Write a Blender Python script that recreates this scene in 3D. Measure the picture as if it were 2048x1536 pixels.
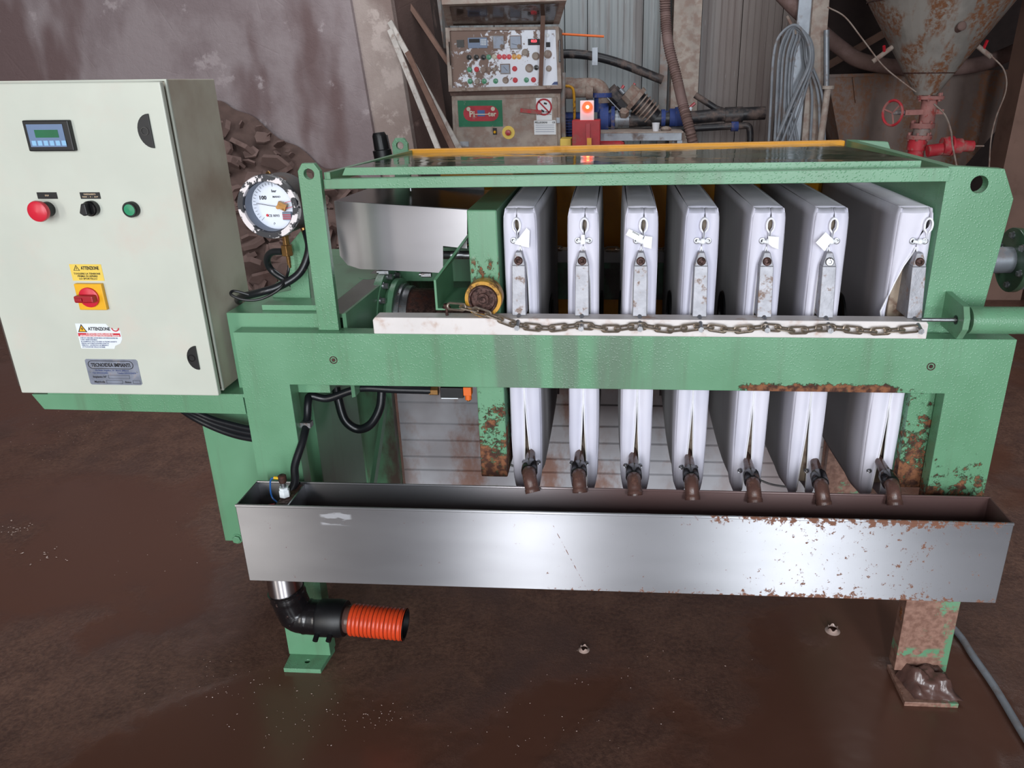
import bpy, math, random
import numpy as np
from math import pi, sin, cos, radians as R
from mathutils import Vector, Matrix
from mathutils.geometry import tessellate_polygon
random.seed(7)
for o in list(bpy.data.objects): bpy.data.objects.remove(o)
C = bpy.context.scene.collection
S = bpy.context.scene

# ---------------------------------------------------------------- camera
F_PX = 1518.278; CX, CY, CZ = 0.797642, -1.47862, 1.353144
YAW, PIT, ROL = -0.0672147, 0.3669156, -0.0118753; PX, PY = 102.198, -25.908
_F = Vector((sin(YAW)*cos(PIT), cos(YAW)*cos(PIT), -sin(PIT)))
_R0 = Vector((cos(YAW), -sin(YAW), 0)); _U0 = _R0.cross(_F)
_R = _R0*cos(ROL)+_U0*sin(ROL); _U = _U0*cos(ROL)-_R0*sin(ROL)
cd = bpy.data.cameras.new('camera'); cam = bpy.data.objects.new('camera', cd); C.objects.link(cam)
cam.matrix_world = Matrix(((_R.x,_U.x,-_F.x,CX),(_R.y,_U.y,-_F.y,CY),(_R.z,_U.z,-_F.z,CZ),(0,0,0,1)))
cd.sensor_fit = 'HORIZONTAL'; cd.sensor_width = 36; cd.lens = 36*F_PX/2048
cd.shift_x = -PX/2048; cd.shift_y = PY/2048
cd.clip_start = .02; cd.clip_end = 100
S.camera = cam
def at(px, py, ax, v):
    """world point of the surveyed photo point lying on the plane ax = v"""
    d = _F+_R*((px-1024-PX)/F_PX)-_U*((py-768-PY)/F_PX)
    i = 'xyz'.index(ax); c = Vector((CX,CY,CZ)); t = (v-c[i])/d[i]
    return c+d*t

# ---------------------------------------------------------------- light
w = bpy.data.worlds.new('world'); S.world = w; w.use_nodes = True
w.node_tree.nodes['Background'].inputs[0].default_value = (.80,.88,1,1)
w.node_tree.nodes['Background'].inputs[1].default_value = .62
def area(name, loc, rot, sx, sy, power, col):
    l = bpy.data.lights.new(name, 'AREA'); l.shape = 'RECTANGLE'; l.size = sx; l.size_y = sy; l.energy = power; l.color = col
    o = bpy.data.objects.new(name, l); o.location = loc; o.rotation_euler = rot; C.objects.link(o); return o
area('hall_gate_light', (2.95,-7.6,2.25), (R(88),0,0), 1.3, 4.4, 370, (.90,.95,1))
area('hall_door_light', (-.15,-7.6,2.25), (R(88),0,0), .5, 4.4, 300, (.93,.96,1))
area('hall_window_light', (-3.9,-7.6,2.25), (R(88),0,0), 1.1, 4.4, 170, (1,.95,.88))
area('background_fill_light', (.8,2.6,4.4), (R(-6),0,0), 4.5, 1.6, 120, (.95,.97,1))  # added overhead fill that lifts the background, no roof opening is seen
S.view_settings.view_transform = 'Standard'; S.view_settings.look = 'None'
S.view_settings.gamma = 1; S.view_settings.use_curve_mapping = False
S.view_settings.exposure = -0.12

# ---------------------------------------------------------------- materials
def lin(c):
    return tuple(((v/255)/12.92 if v/255 <= .04045 else ((v/255+.055)/1.055)**2.4) for v in c)+(1,)
class NT:
    def __init__(s, name):
        s.m = bpy.data.materials.new(name); s.m.use_nodes = True; s.t = s.m.node_tree; s.n = s.t.nodes
        s.b = s.n['Principled BSDF']
        g = s.n.new('ShaderNodeNewGeometry'); s.pos = g.outputs['Position']
        s._sep = None
    def link(s, a, b): s.t.links.new(a, b)
    def sep(s):
        if not s._sep:
            q = s.n.new('ShaderNodeSeparateXYZ'); s.link(s.pos, q.inputs[0]); s._sep = q.outputs
        return s._sep
    def setin(s, sock, v):
        if isinstance(v, bpy.types.NodeSocket): s.link(v, sock)
        else: sock.default_value = v
    def math(s, op, a, b=0, c=None, clamp=False):
        q = s.n.new('ShaderNodeMath'); q.operation = op; q.use_clamp = clamp
        s.setin(q.inputs[0], a); s.setin(q.inputs[1], b)
        if c is not None: s.setin(q.inputs[2], c)
        return q.outputs[0]
    def ramp(s, v, a, b, lo=0., hi=1.):
        q = s.n.new('ShaderNodeMapRange'); q.interpolation_type = 'SMOOTHSTEP' if a < b else 'LINEAR'
        s.setin(q.inputs[0], v); q.inputs[1].default_value = a; q.inputs[2].default_value = b
        q.inputs[3].default_value = lo; q.inputs[4].default_value = hi; return q.outputs[0]
    def noise(s, sc, det=4, rough=.55, stretch=None, dist=0.):
        q = s.n.new('ShaderNodeTexNoise'); q.inputs['Scale'].default_value = sc; q.inputs['Detail'].default_value = det
        q.inputs['Roughness'].default_value = rough; q.inputs['Distortion'].default_value = dist
        v = s.pos
        if stretch:
            mp = s.n.new('ShaderNodeMapping'); mp.inputs['Scale'].default_value = stretch; s.link(v, mp.inputs[0]); v = mp.outputs[0]
        s.link(v, q.inputs['Vector']); return q.outputs[0]
    def voro(s, sc, feat='F1', stretch=None):
        q = s.n.new('ShaderNodeTexVoronoi'); q.inputs['Scale'].default_value = sc; q.feature = feat
        v = s.pos
        if stretch:
            mp = s.n.new('ShaderNodeMapping'); mp.inputs['Scale'].default_value = stretch; s.link(v, mp.inputs[0]); v = mp.outputs[0]
        s.link(v, q.inputs['Vector']); return q.outputs['Distance']
    def mix(s, f, a, b):
        q = s.n.new('ShaderNodeMix'); q.data_type = 'RGBA'; s.setin(q.inputs[0], f)
        s.setin(q.inputs[6], a); s.setin(q.inputs[7], b); return q.outputs[2]
    def bump(s, h, st, dist=.002, prev=None):
        q = s.n.new('ShaderNodeBump'); q.inputs['Strength'].default_value = st; q.inputs['Distance'].default_value = dist
        s.link(h, q.inputs['Height'])
        if prev: s.link(prev, q.inputs['Normal'])
        return q.outputs[0]
    def out(s, col=None, rough=None, metal=None, nrm=None):
        if col is not None: s.setin(s.b.inputs['Base Color'], col)
        if rough is not None: s.setin(s.b.inputs['Roughness'], rough)
        if metal is not None: s.setin(s.b.inputs['Metallic'], metal)
        if nrm is not None: s.link(nrm, s.b.inputs['Normal'])
        return s.m
def simple(name, c, rough=.5, metal=0, dirt=None, dsc=20, dth=(.5,.7), bump=0, bsc=200, var=.12, emit=None):
    t = NT(name); col = lin(c)
    dark = tuple(v*(1-var*2) for v in col[:3])+(1,)
    cc = t.mix(t.ramp(t.noise(dsc*.7),.3,.7), col, dark)
    rr = rough
    if dirt:
        f = t.ramp(t.noise(dsc,6,.65), dth[0], dth[1]); cc = t.mix(f, cc, lin(dirt)); rr = t.ramp(f,0,1,rough,.85)
    n = t.bump(t.noise(bsc,3), bump) if bump else None
    t.out(cc, rr, metal, n)
    if emit:
        t.b.inputs['Emission Color'].default_value = lin(emit[0]); t.b.inputs['Emission Strength'].default_value = emit[1]
    return t.m
M = {}
RUST1, RUST2, MUD = lin((74,44,34)), lin((142,92,62)), lin((128,98,88))
def green(name, kind):
    t = NT(name); x, y, z = t.sep()
    g1, g2 = lin((96,144,110)), lin((107,155,122))
    c = t.mix(t.ramp(t.noise(4,3),.35,.65), g1, g2)
    # grime streaks run down the faces
    st = t.math('MULTIPLY', t.ramp(t.noise(14,4,.6,(1.4,1,.12)),.52,.72), .35)
    c = t.mix(st, c, lin((92,104,84)))
    fine = t.ramp(t.noise(90,5,.7),.66,.74)
    c = t.mix(t.math('MULTIPLY', fine, .5), c, lin((120,92,60)))
    rust = None
    n1 = t.noise(34,9,.78)
    if kind == 'frame':
        m1 = t.math('MULTIPLY', t.ramp(x,1.38,1.50), t.ramp(z,.70,.50))      # lower right column
        m2 = t.math('MULTIPLY', t.math('MULTIPLY', t.ramp(x,1.0,1.12), t.ramp(x,1.46,1.36)), t.ramp(z,.775,.752))
        sx = t.math('MULTIPLY', t.ramp(x,.48,.56), t.ramp(x,1.0,.8))
        c = t.mix(t.math('MULTIPLY', t.math('MULTIPLY', sx, t.ramp(t.noise(9,4,.6,(1.6,1,.1)),.4,.6)), .55), c, lin((96,98,92)))
        bias = t.math('MAXIMUM', t.math('MULTIPLY', m1, .72), m2)
        v = t.math('ADD', n1, t.math('MULTIPLY', bias, .42))
        rust = t.ramp(v, .74, .80)
    elif kind == 'plate':
        m1 = t.ramp(z,.86,.54)
        rust = t.ramp(t.math('ADD', n1, t.math('MULTIPLY', m1, .33)), .73, .79)
        m2 = t.math('MULTIPLY', t.ramp(t.math('ABSOLUTE', t.math('SUBTRACT', z, .985), 0),.012,.032,1,0), t.math('MULTIPLY', t.ramp(y,.09,.06), t.ramp(x,.8,.7)))
        rust = t.math('MAXIMUM', rust, t.math('MULTIPLY', m2, t.ramp(t.noise(120,5,.7,(1,1,.45)),.52,.58)))
    elif kind == 'rear':
        c = t.mix(t.ramp(t.noise(8,5,.6,(1,1,.5)),.42,.6), c, lin((88,74,66)))
        rust = t.ramp(n1,.66,.75)
    elif kind == 'leg':
        mm = t.ramp(t.math('ADD', t.noise(24,9,.8), t.math('MULTIPLY', t.ramp(x,1.60,1.5), .16)), .47,.54)
        band = t.math('MULTIPLY', t.ramp(t.math('ABSOLUTE', t.math('SUBTRACT', z, .085), 0),.0,.02,1,0), .16)
        mm = t.math('SUBTRACT', mm, t.math('MULTIPLY', t.ramp(band,.0,.12), t.ramp(t.noise(40,4),.45,.55)), clamp=True)
        c = t.mix(mm, c, t.mix(t.ramp(t.noise(70,4),.35,.65), lin((124,92,80)), lin((152,118,104))))
        rust = t.ramp(t.noise(22,6,.6),.64,.68)
    if rust is not None:
        rc = t.mix(t.ramp(t.noise(60,4),.4,.6), RUST1, RUST2)
        if kind == 'leg': rc = t.mix(.4, rc, lin((170,96,30)))
        c = t.mix(rust, c, rc)
    drop = t.voro(190)
    h = t.ramp(drop,.12,.42,1,0)
    wet = t.ramp(t.noise(3,2),.38,.62)
    nb = t.bump(t.math('MULTIPLY', h, wet), .35 if kind != 'smooth' else .05, .0012)
    if rust is not None: nb = t.bump(t.math('MULTIPLY', rust, n1), .8, .004, nb)
    rr = .33 if rust is None else t.ramp(rust,0,1,.33,.8)
    return t.out(c, rr, 0, nb)
M['green'] = green('green_paint_wet','plain'); M['frame'] = green('green_paint_frame','frame')
M['gplate'] = green('green_paint_rusty_foot','plate'); M['grear'] = green('green_paint_stained','rear')
M['gleg'] = green('green_paint_muddy','leg'); M['gsm'] = green('green_paint_smooth','smooth')
def wettop():
    t = NT('green_paint_wet_top'); c = t.mix(t.ramp(t.noise(5),.35,.65), lin((50,74,56)), lin((66,90,70)))
    nb = t.bump(t.noise(10,3,.5,(1,.5,1)), .25, .004)
    return t.out(c, t.ramp(t.noise(12,3),.4,.7,.04,.16), 0, nb)
M['gtop'] = wettop()
def steel(name, c=(172,172,176), rough=.26, spots=False, brown=False, aniso=.0, dull=0):
    t = NT(name); x, y, z = t.sep()
    col = t.mix(t.ramp(t.noise(6,3,.5,(.3,1,1)),.35,.65), lin(c), lin(tuple(v*.9 for v in c)))
    br = t.noise(60,3,.6,(.02,.02,6)) ; rr = t.ramp(br,.2,.8,rough-.008,rough+.008); met = 1.0
    if spots:
        sp = t.math('ADD', t.noise(75,6,.72), t.math('MULTIPLY', t.ramp(x,.9,1.25), .075))
        edge = t.math('MULTIPLY', t.ramp(z,.505,.535), t.ramp(x,.8,1.1))
        lowe = t.math('MULTIPLY', t.ramp(z,.365,.346), t.ramp(x,.5,.9))
        sp = t.math('ADD', sp, t.math('MULTIPLY', t.math('ADD', edge, lowe), .16))
        sp = t.math('SUBTRACT', sp, t.math('MULTIPLY', t.ramp(x,1.42,1.5), .05))
        pa, pb = at(1103,1045,'y',-.151), at(1172,1175,'y',-.151); kk = (pb.x-pa.x)/(pb.z-pa.z)
        ln = t.math('ABSOLUTE', t.math('SUBTRACT', x, t.math('MULTIPLY_ADD', z, kk, pa.x-kk*pa.z)))
        sp = t.math('ADD', sp, t.math('MULTIPLY', t.math('MULTIPLY', t.ramp(ln,.0004,.0016,1,0), t.ramp(z,pa.z+.001,pa.z-.004)), .17))
        f = t.ramp(sp,.665,.72)
        sm_ = t.math('MULTIPLY', t.math('MULTIPLY', t.ramp(t.math('ABSOLUTE', t.math('SUBTRACT', x, .232), 0),.028,.036,1,0), t.ramp(t.math('ABSOLUTE', t.math('SUBTRACT', z, .507), 0),.012,.018,1,0)), t.ramp(t.noise(30,4,.5,(.5,1,2.2)),.44,.48))
        # painted sheen: reflected brightness put into the colour of the right-hand half
        pale_sheen = t.math('MULTIPLY', t.ramp(t.math('ADD', x, t.math('MULTIPLY', t.noise(5,4), .3)),1.0,1.4), .13)
        col = t.mix(t.math('MAXIMUM', pale_sheen, t.math('MULTIPLY', sm_, .45)), col, lin((214,217,224)))
        col = t.mix(f, col, lin((120,78,58))); rr = t.ramp(f,0,1,rough,.8) ; met = t.math('SUBTRACT', 1.0, t.math('MAXIMUM', t.math('MAXIMUM', f, pale_sheen), t.math('MULTIPLY', sm_, .45)))
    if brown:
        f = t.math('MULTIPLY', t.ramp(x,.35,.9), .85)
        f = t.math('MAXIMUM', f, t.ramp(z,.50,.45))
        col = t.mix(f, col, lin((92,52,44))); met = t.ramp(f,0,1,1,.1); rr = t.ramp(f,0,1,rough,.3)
    if aniso: t.b.inputs['Anisotropic'].default_value = aniso
    if dull: met = 1-dull
    nb = t.bump(t.noise(1.1,1), .03, .02)
    t.b.inputs['Anisotropic'].default_value = .97
    cv = t.n.new('ShaderNodeCombineXYZ'); cv.inputs[2].default_value = 1.0; t.link(cv.outputs[0], t.b.inputs['Tangent'])
    return t.out(col, rr, met, nb)
M['steel'] = steel('brushed_steel_trough', spots=True, rough=.40)
M['steel_in'] = steel('steel_trough_inside', brown=True, rough=.3)
M['cover'] = steel('brushed_steel_cover', (214,210,212), .42)
M['zinc'] = simple('zinc_steel', (170,172,176), .35, .9, dirt=(120,96,84), dsc=120, dth=(.55,.7))
M['chain'] = simple('chain_steel', (200,186,170), .34, .9, dirt=(110,84,66), dsc=160, dth=(.55,.75))
M['brass'] = simple('brass', (168,128,80), .35, .9, dirt=(92,60,40), dsc=90)
M['dark'] = simple('black_rubber', (26,28,32), .32, 0, dirt=(84,70,66), dsc=30, dth=(.62,.8), bump=.1, bsc=60)
M['black'] = simple('black_plastic', (16,17,20), .45)
M['blackdull'] = simple('black_sheet', (22,22,24), .25, .3)
M['ribbed'] = M['dark']
def cloth(name, c1, c2, clear_top):
    t = NT(name); x, y, z = t.sep()
    c = t.mix(t.ramp(t.noise(7,3,.5,(1,1,.5)),.35,.7), lin(c1), lin(c2))
    # the cloth faces get browner away from the front edge and near the bottom
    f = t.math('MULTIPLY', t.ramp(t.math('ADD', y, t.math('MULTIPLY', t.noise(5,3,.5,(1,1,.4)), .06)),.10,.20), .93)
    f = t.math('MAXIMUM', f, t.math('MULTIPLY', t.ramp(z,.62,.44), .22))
    f = t.math('MULTIPLY', f, t.ramp(z,1.085,1.105,1,.0)) if clear_top else f
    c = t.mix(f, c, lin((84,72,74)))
    nb = t.bump(t.noise(9,3,.5,(1,1,.25)), .35, .01)
    wv = t.n.new('ShaderNodeTexWave'); wv.inputs['Scale'].default_value = 260; t.link(t.pos, wv.inputs['Vector']); wv.bands_direction = 'DIAGONAL'
    nb = t.bump(wv.outputs['Fac'], .05, .0004, nb)
    t.b.inputs['Sheen Weight'].default_value = .15
    return t.out(c, .7, 0, nb)
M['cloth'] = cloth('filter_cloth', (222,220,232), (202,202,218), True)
M['hem'] = simple('cloth_hem', (240,240,244), .7, bump=.2, bsc=500)
M['tag'] = simple('white_tag', (245,248,250), .5, var=.02)
M['pp'] = simple('plate_polypropylene', (178,160,140), .5, dirt=(110,80,66), dsc=20)
M['alu'] = simple('cast_aluminium', (150,150,156), .42, .35, dirt=(150,126,112), dsc=60, dth=(.54,.72), bump=.2, bsc=150)
M['rust'] = simple('brown_rust', (84,52,44), .5, .2, dirt=(52,34,30), dsc=110, dth=(.4,.6), bump=.6, bsc=120)
M['muck'] = simple('muddy_pipe', (92,66,60), .25, 0, dirt=(120,84,70), dsc=60, dth=(.5,.8), bump=.2, bsc=60)
M['wetblack'] = simple('wet_black_collar', (24,22,24), .2, 0, dirt=(84,62,56), dsc=60, dth=(.60,.72), bump=.2, bsc=70)
M['white_pe'] = simple('white_polyethylene_rail', (226,220,218), .42, dirt=(176,134,108), dsc=15, dth=(.52,.76), var=.05)
M['cream'] = simple('cream_cabinet_paint', (202,206,194), .42, 0, dirt=(204,198,186), dsc=7, dth=(.5,.8), var=.04)
def cabside():
    t = NT('cream_paint_side'); c = t.mix(t.ramp(t.noise(5,5),.4,.7), lin((196,190,174)), lin((168,152,136)))
    return t.out(c, .45, 0)
M['cabside'] = cabside()
M['gasket'] = simple('grey_gasket', (74,64,58), .8)
M['red'] = simple('red_plastic', (216,42,62), .35, var=.05)
M['redd'] = simple('red_dark_plastic', (170,26,40), .35, var=.05)
M['yel'] = simple('yellow_plastic', (240,180,30), .4, var=.05)
M['yelst'] = simple('yellow_sticker', (238,206,90), .5, var=.03)
M['gbtn'] = simple('green_button', (36,140,98), .3, var=.05)
M['wst'] = simple('white_sticker', (232,238,242), .45, var=.02)
M['redst'] = simple('red_print', (206,44,58), .5, var=.02)
M['ink'] = simple('black_ink', (28,26,30), .6, var=.02)
M['inkb'] = simple('blue_ink', (70,84,130), .6, var=.02)
M['inkw'] = simple('white_ink', (214,190,160), .6, var=.02)
M['wht'] = simple('white_print', (244,240,240), .6, var=.02)
M['nplate'] = simple('name_plate', (160,168,186), .35, .6, dirt=(176,170,170), dsc=60, dth=(.55,.75))
M['lcd'] = simple('lcd_green', (36,104,68), .2, emit=((40,120,76),.15))
M['hmi'] = simple('hmi_blue', (104,126,160), .4, var=.03)
M['hkey'] = simple('hmi_key', (140,190,226), .4, var=.03)
M['yguard'] = simple('yellow_guard', (246,168,20), .35, 0, dirt=(214,150,60), dsc=9, dth=(.5,.75), var=.04)
def gauge_ring():
    t = NT('worn_gauge_bezel'); f = t.ramp(t.noise(34,7,.65),.465,.485)
    c = t.mix(f, lin((214,208,210)), lin((26,28,36)))
    return t.out(c, .4, t.math('MULTIPLY', t.math('SUBTRACT', 1., f), .3), t.bump(f,.5,.001))
M['bezel'] = gauge_ring()
M['dial'] = simple('dial_white', (226,232,244), .4, var=.02)
M['gin'] = simple('gauge_inside', (120,130,148), .5)
M['gbody'] = simple('muddy_gauge_body', (58,50,48), .5, dirt=(104,84,76), dsc=30, bump=.3, bsc=60)
def glass():
    t = NT('gauge_glass'); t.b.inputs['Transmission Weight'].default_value = 1; t.b.inputs['IOR'].default_value = 1.45
    t.b.inputs['Roughness'].default_value = .02; t.b.inputs['Base Color'].default_value = (1,1,1,1); return t.m
def dusty(name, c, d, sc=10, th=(.42,.62), rough=.7, metal=0, bump=.2):
    return simple(name, c, rough, metal, dirt=d, dsc=sc, dth=th, bump=bump, bsc=60)
DUST = (142,122,114)
M['dusty_grey'] = dusty('dusty_grey_paint', (152,150,148), DUST)
M['dusty_con'] = dusty('dusty_console_paint', (176,164,154), (152,132,122), 14)
def cpanel():
    t = NT('scratched_white_panel'); x, y, z = t.sep()
    b_ = t.math('ADD', t.ramp(x,-.30,.38,.075,-.10), t.ramp(z,1.25,1.60,-.05,.03))
    f = t.ramp(t.math('ADD', t.math('ADD', t.math('MULTIPLY', t.noise(8,3), .45), t.math('MULTIPLY', t.noise(38,6,.7), .55)), b_),.49,.53)
    return t.out(t.mix(f, lin((226,232,244)), lin((140,118,108))), t.ramp(f,0,1,.35,.8), 0)
M['consolewhite'] = cpanel()
M['dblack'] = dusty('dusty_black_pipe', (38,38,42), (112,96,90), 9, (.45,.7), .45)
M['dblue'] = dusty('dusty_blue_pump', (44,66,130), (120,104,100), 12, (.5,.68))
M['dbrass'] = dusty('dusty_pipe_fitting', (150,136,126), (128,104,94), 20)
M['dred'] = dusty('dusty_red_box', (176,34,44), (146,92,86), 18, (.55,.72), .5)
M['redvalve'] = dusty('red_valve_paint', (190,44,56), (158,104,98), 14, (.45,.62), .6)
M['pinkvalve'] = dusty('dusty_red_valve', (164,112,106), (150,66,60), 30, (.56,.62), .75)
M['galv'] = dusty('galvanised_steel', (150,156,164), (136,122,116), 10, (.5,.7), .45, .4)
M['dcable'] = dusty('grey_cable', (142,148,156), (124,116,114), 14, (.5,.7), .6)
M['dhose'] = dusty('dusty_hose', (128,104,100), (108,86,80), 8)
M['orange'] = simple('orange_plastic', (232,110,40), .45, var=.05)
M['ohose'] = simple('orange_hose', (214,70,34), .3, 0, dirt=(120,66,50), dsc=40, dth=(.6,.75), var=.05)
M['obelly'] = simple('hose_groove', (60,24,18), .5)
M['beacon'] = simple('red_beacon_lens', (250,60,40), .3, emit=((255,70,40),3.2))
M['lamphot'] = simple('beacon_core', (255,190,120), .3, emit=((255,190,110),9))
M['led'] = simple('red_led_digits', (255,40,50), .3, emit=((255,40,60),2.5))
def sheet():
    t = NT('stained_splash_sheet'); x, y, z = t.sep()
    c = t.mix(t.ramp(t.noise(3,4),.4,.6), lin((206,206,212)), lin((184,180,184)))
    st = t.math('MULTIPLY', t.ramp(t.noise(7,6,.62,(1,1,.6)),.44,.62), t.ramp(t.math('ABSOLUTE', t.math('SUBTRACT', x, .55), 0),.15,.6,.9,.3))
    c = t.mix(st, c, lin((158,112,92)))
    return t.out(c, .4, .0, t.bump(t.noise(30,5,.6,(.4,1,2)),.15,.003))
M['sheet'] = sheet()
def floor_m():
    t = NT('wet_mud_floor'); x, y, z = t.sep()
    n = t.noise(1.1,5,.55); pud = t.ramp(n,.46,.59)
    grain = t.noise(85,6,.75)
    dry = t.mix(t.ramp(t.math('ADD', t.math('MULTIPLY', grain, .6), t.math('MULTIPLY', t.noise(9,6,.7), .4)),.36,.64), lin((74,49,41)), lin((118,86,71)))
    dry = t.mix(t.ramp(t.noise(2.4,4),.45,.65), dry, lin((88,64,57)))
    c = t.mix(pud, dry, lin((98,66,54)))
    c = t.mix(t.ramp(t.noise(150,4,.8),.73,.76), c, lin((176,160,150)))
    rr = t.ramp(pud,0,1,.5,.22)
    h = t.math('MULTIPLY', t.math('ADD', grain, t.noise(22,4)), t.ramp(pud,0,1,1,.02))
    nb = t.bump(h, .42, .008); nb = t.bump(t.noise(5,3), .12, .02, nb)
    t.b.inputs['Specular IOR Level'].default_value = .5
    return t.out(c, rr, 0, nb)
M['floor'] = floor_m()
def concrete(name, a, b, d):
    t = NT(name); x, y, z = t.sep()
    c = t.mix(t.ramp(t.noise(1.5,5,.6,(1,1,.8)),.42,.58), lin(a), lin(b))
    c = t.mix(t.ramp(t.noise(.9,4,.6,(1.3,1,.5)),.52,.62), c, lin(d))
    c = t.mix(t.ramp(t.noise(3.1,6,.65),.60,.66), c, lin(tuple(min(255,v+16) for v in a)))
    nb = t.bump(t.noise(11,7,.7), .45, .02); nb = t.bump(t.ramp(t.voro(5,'DISTANCE_TO_EDGE'),.0,.02), .12, .02, nb)
    return t.out(c, .9, 0, nb)
M['conc'] = concrete('mud_plastered_concrete', (158,146,148), (140,126,128), (118,98,98))
M['conc2'] = concrete('dusty_concrete_pier', (176,162,156), (158,142,136), (138,120,114))
M['conc3'] = concrete('dark_shaded_concrete', (92,72,66), (78,60,56), (66,50,46))
def sandwich():
    t = NT('dusty_wall_panel'); x, y, z = t.sep()
    c = t.mix(t.ramp(x,1.2,1.7), lin((150,156,158)), lin((134,124,120)))
    c = t.mix(t.math('MULTIPLY', t.ramp(t.noise(6,5,.6,(2.2,1,.12)),.45,.65),.6), c, lin((112,98,94)))
    c = t.mix(t.math('MULTIPLY', t.ramp(t.noise(40,4,.6,(2.5,1,.12)),.64,.70),.5), c, lin((188,190,192)))
    return t.out(c, .6, 0)
M['wallp'] = sandwich()
def hopper(name, a, rz):
    t = NT(name); x, y, z = t.sep()
    c = t.mix(t.ramp(t.noise(3,5),.4,.6), lin(a), lin(tuple(v*.84 for v in a)))
    st = t.math('MULTIPLY', t.ramp(t.noise(4,5,.6,(2.2,1,.5)),rz,rz+.12), t.ramp(t.noise(38,6,.7),.38,.58))
    c = t.mix(st, c, lin((116,76,50)))
    return t.out(c, .6, 0, t.bump(t.noise(30,5), .2, .004))
M['cone'] = hopper('rusty_hopper_paint', (140,136,130), .41)
M['tank'] = hopper('brown_tank_paint', (118,100,92), .46)
M['cake'] = simple('dry_filter_cake', (126,104,98), .9, 0, dirt=(96,74,68), dsc=5, bump=.4, bsc=14)
M['heap'] = simple('mud_heap', (104,84,78), .9, bump=1, bsc=20)
M['shadewall'] = simple('brown_wall_in_shade', (52,40,38), .9, bump=.2)  # the darkness behind the hopper is put into this wall colour
M['postbrown'] = simple('dusty_brown_post', (124,96,84), .8, dirt=(98,72,62), dsc=5)
M['ceil'] = simple('dark_roof_sheet', (86,80,78), .9)
M['paint'] = dusty('pale_strip_paint',(206,200,194),(150,132,124),14,(.5,.7))
M['cup'] = simple('white_cup', (228,230,236), .4, var=.02)
M['foam'] = simple('splash_water', (190,166,156), .15, var=.1)
M['wire_b'] = simple('blue_wire', (34,96,168), .4); M['amber'] = simple('amber_urethane', (206,150,40), .35, dirt=(96,66,40), dsc=40, dth=(.5,.65))
M['sludge'] = simple('wet_sludge', (98,72,66), .22, dirt=(70,48,42), dsc=22, bump=.9, bsc=26)
M['ylw_w'] = simple('yellow_tip', (246,196,30), .4)
M['palebl'] = simple('pale_blue_box', (164,176,196), .5, dirt=(140,130,130), dsc=8, dth=(.55,.75))

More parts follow.
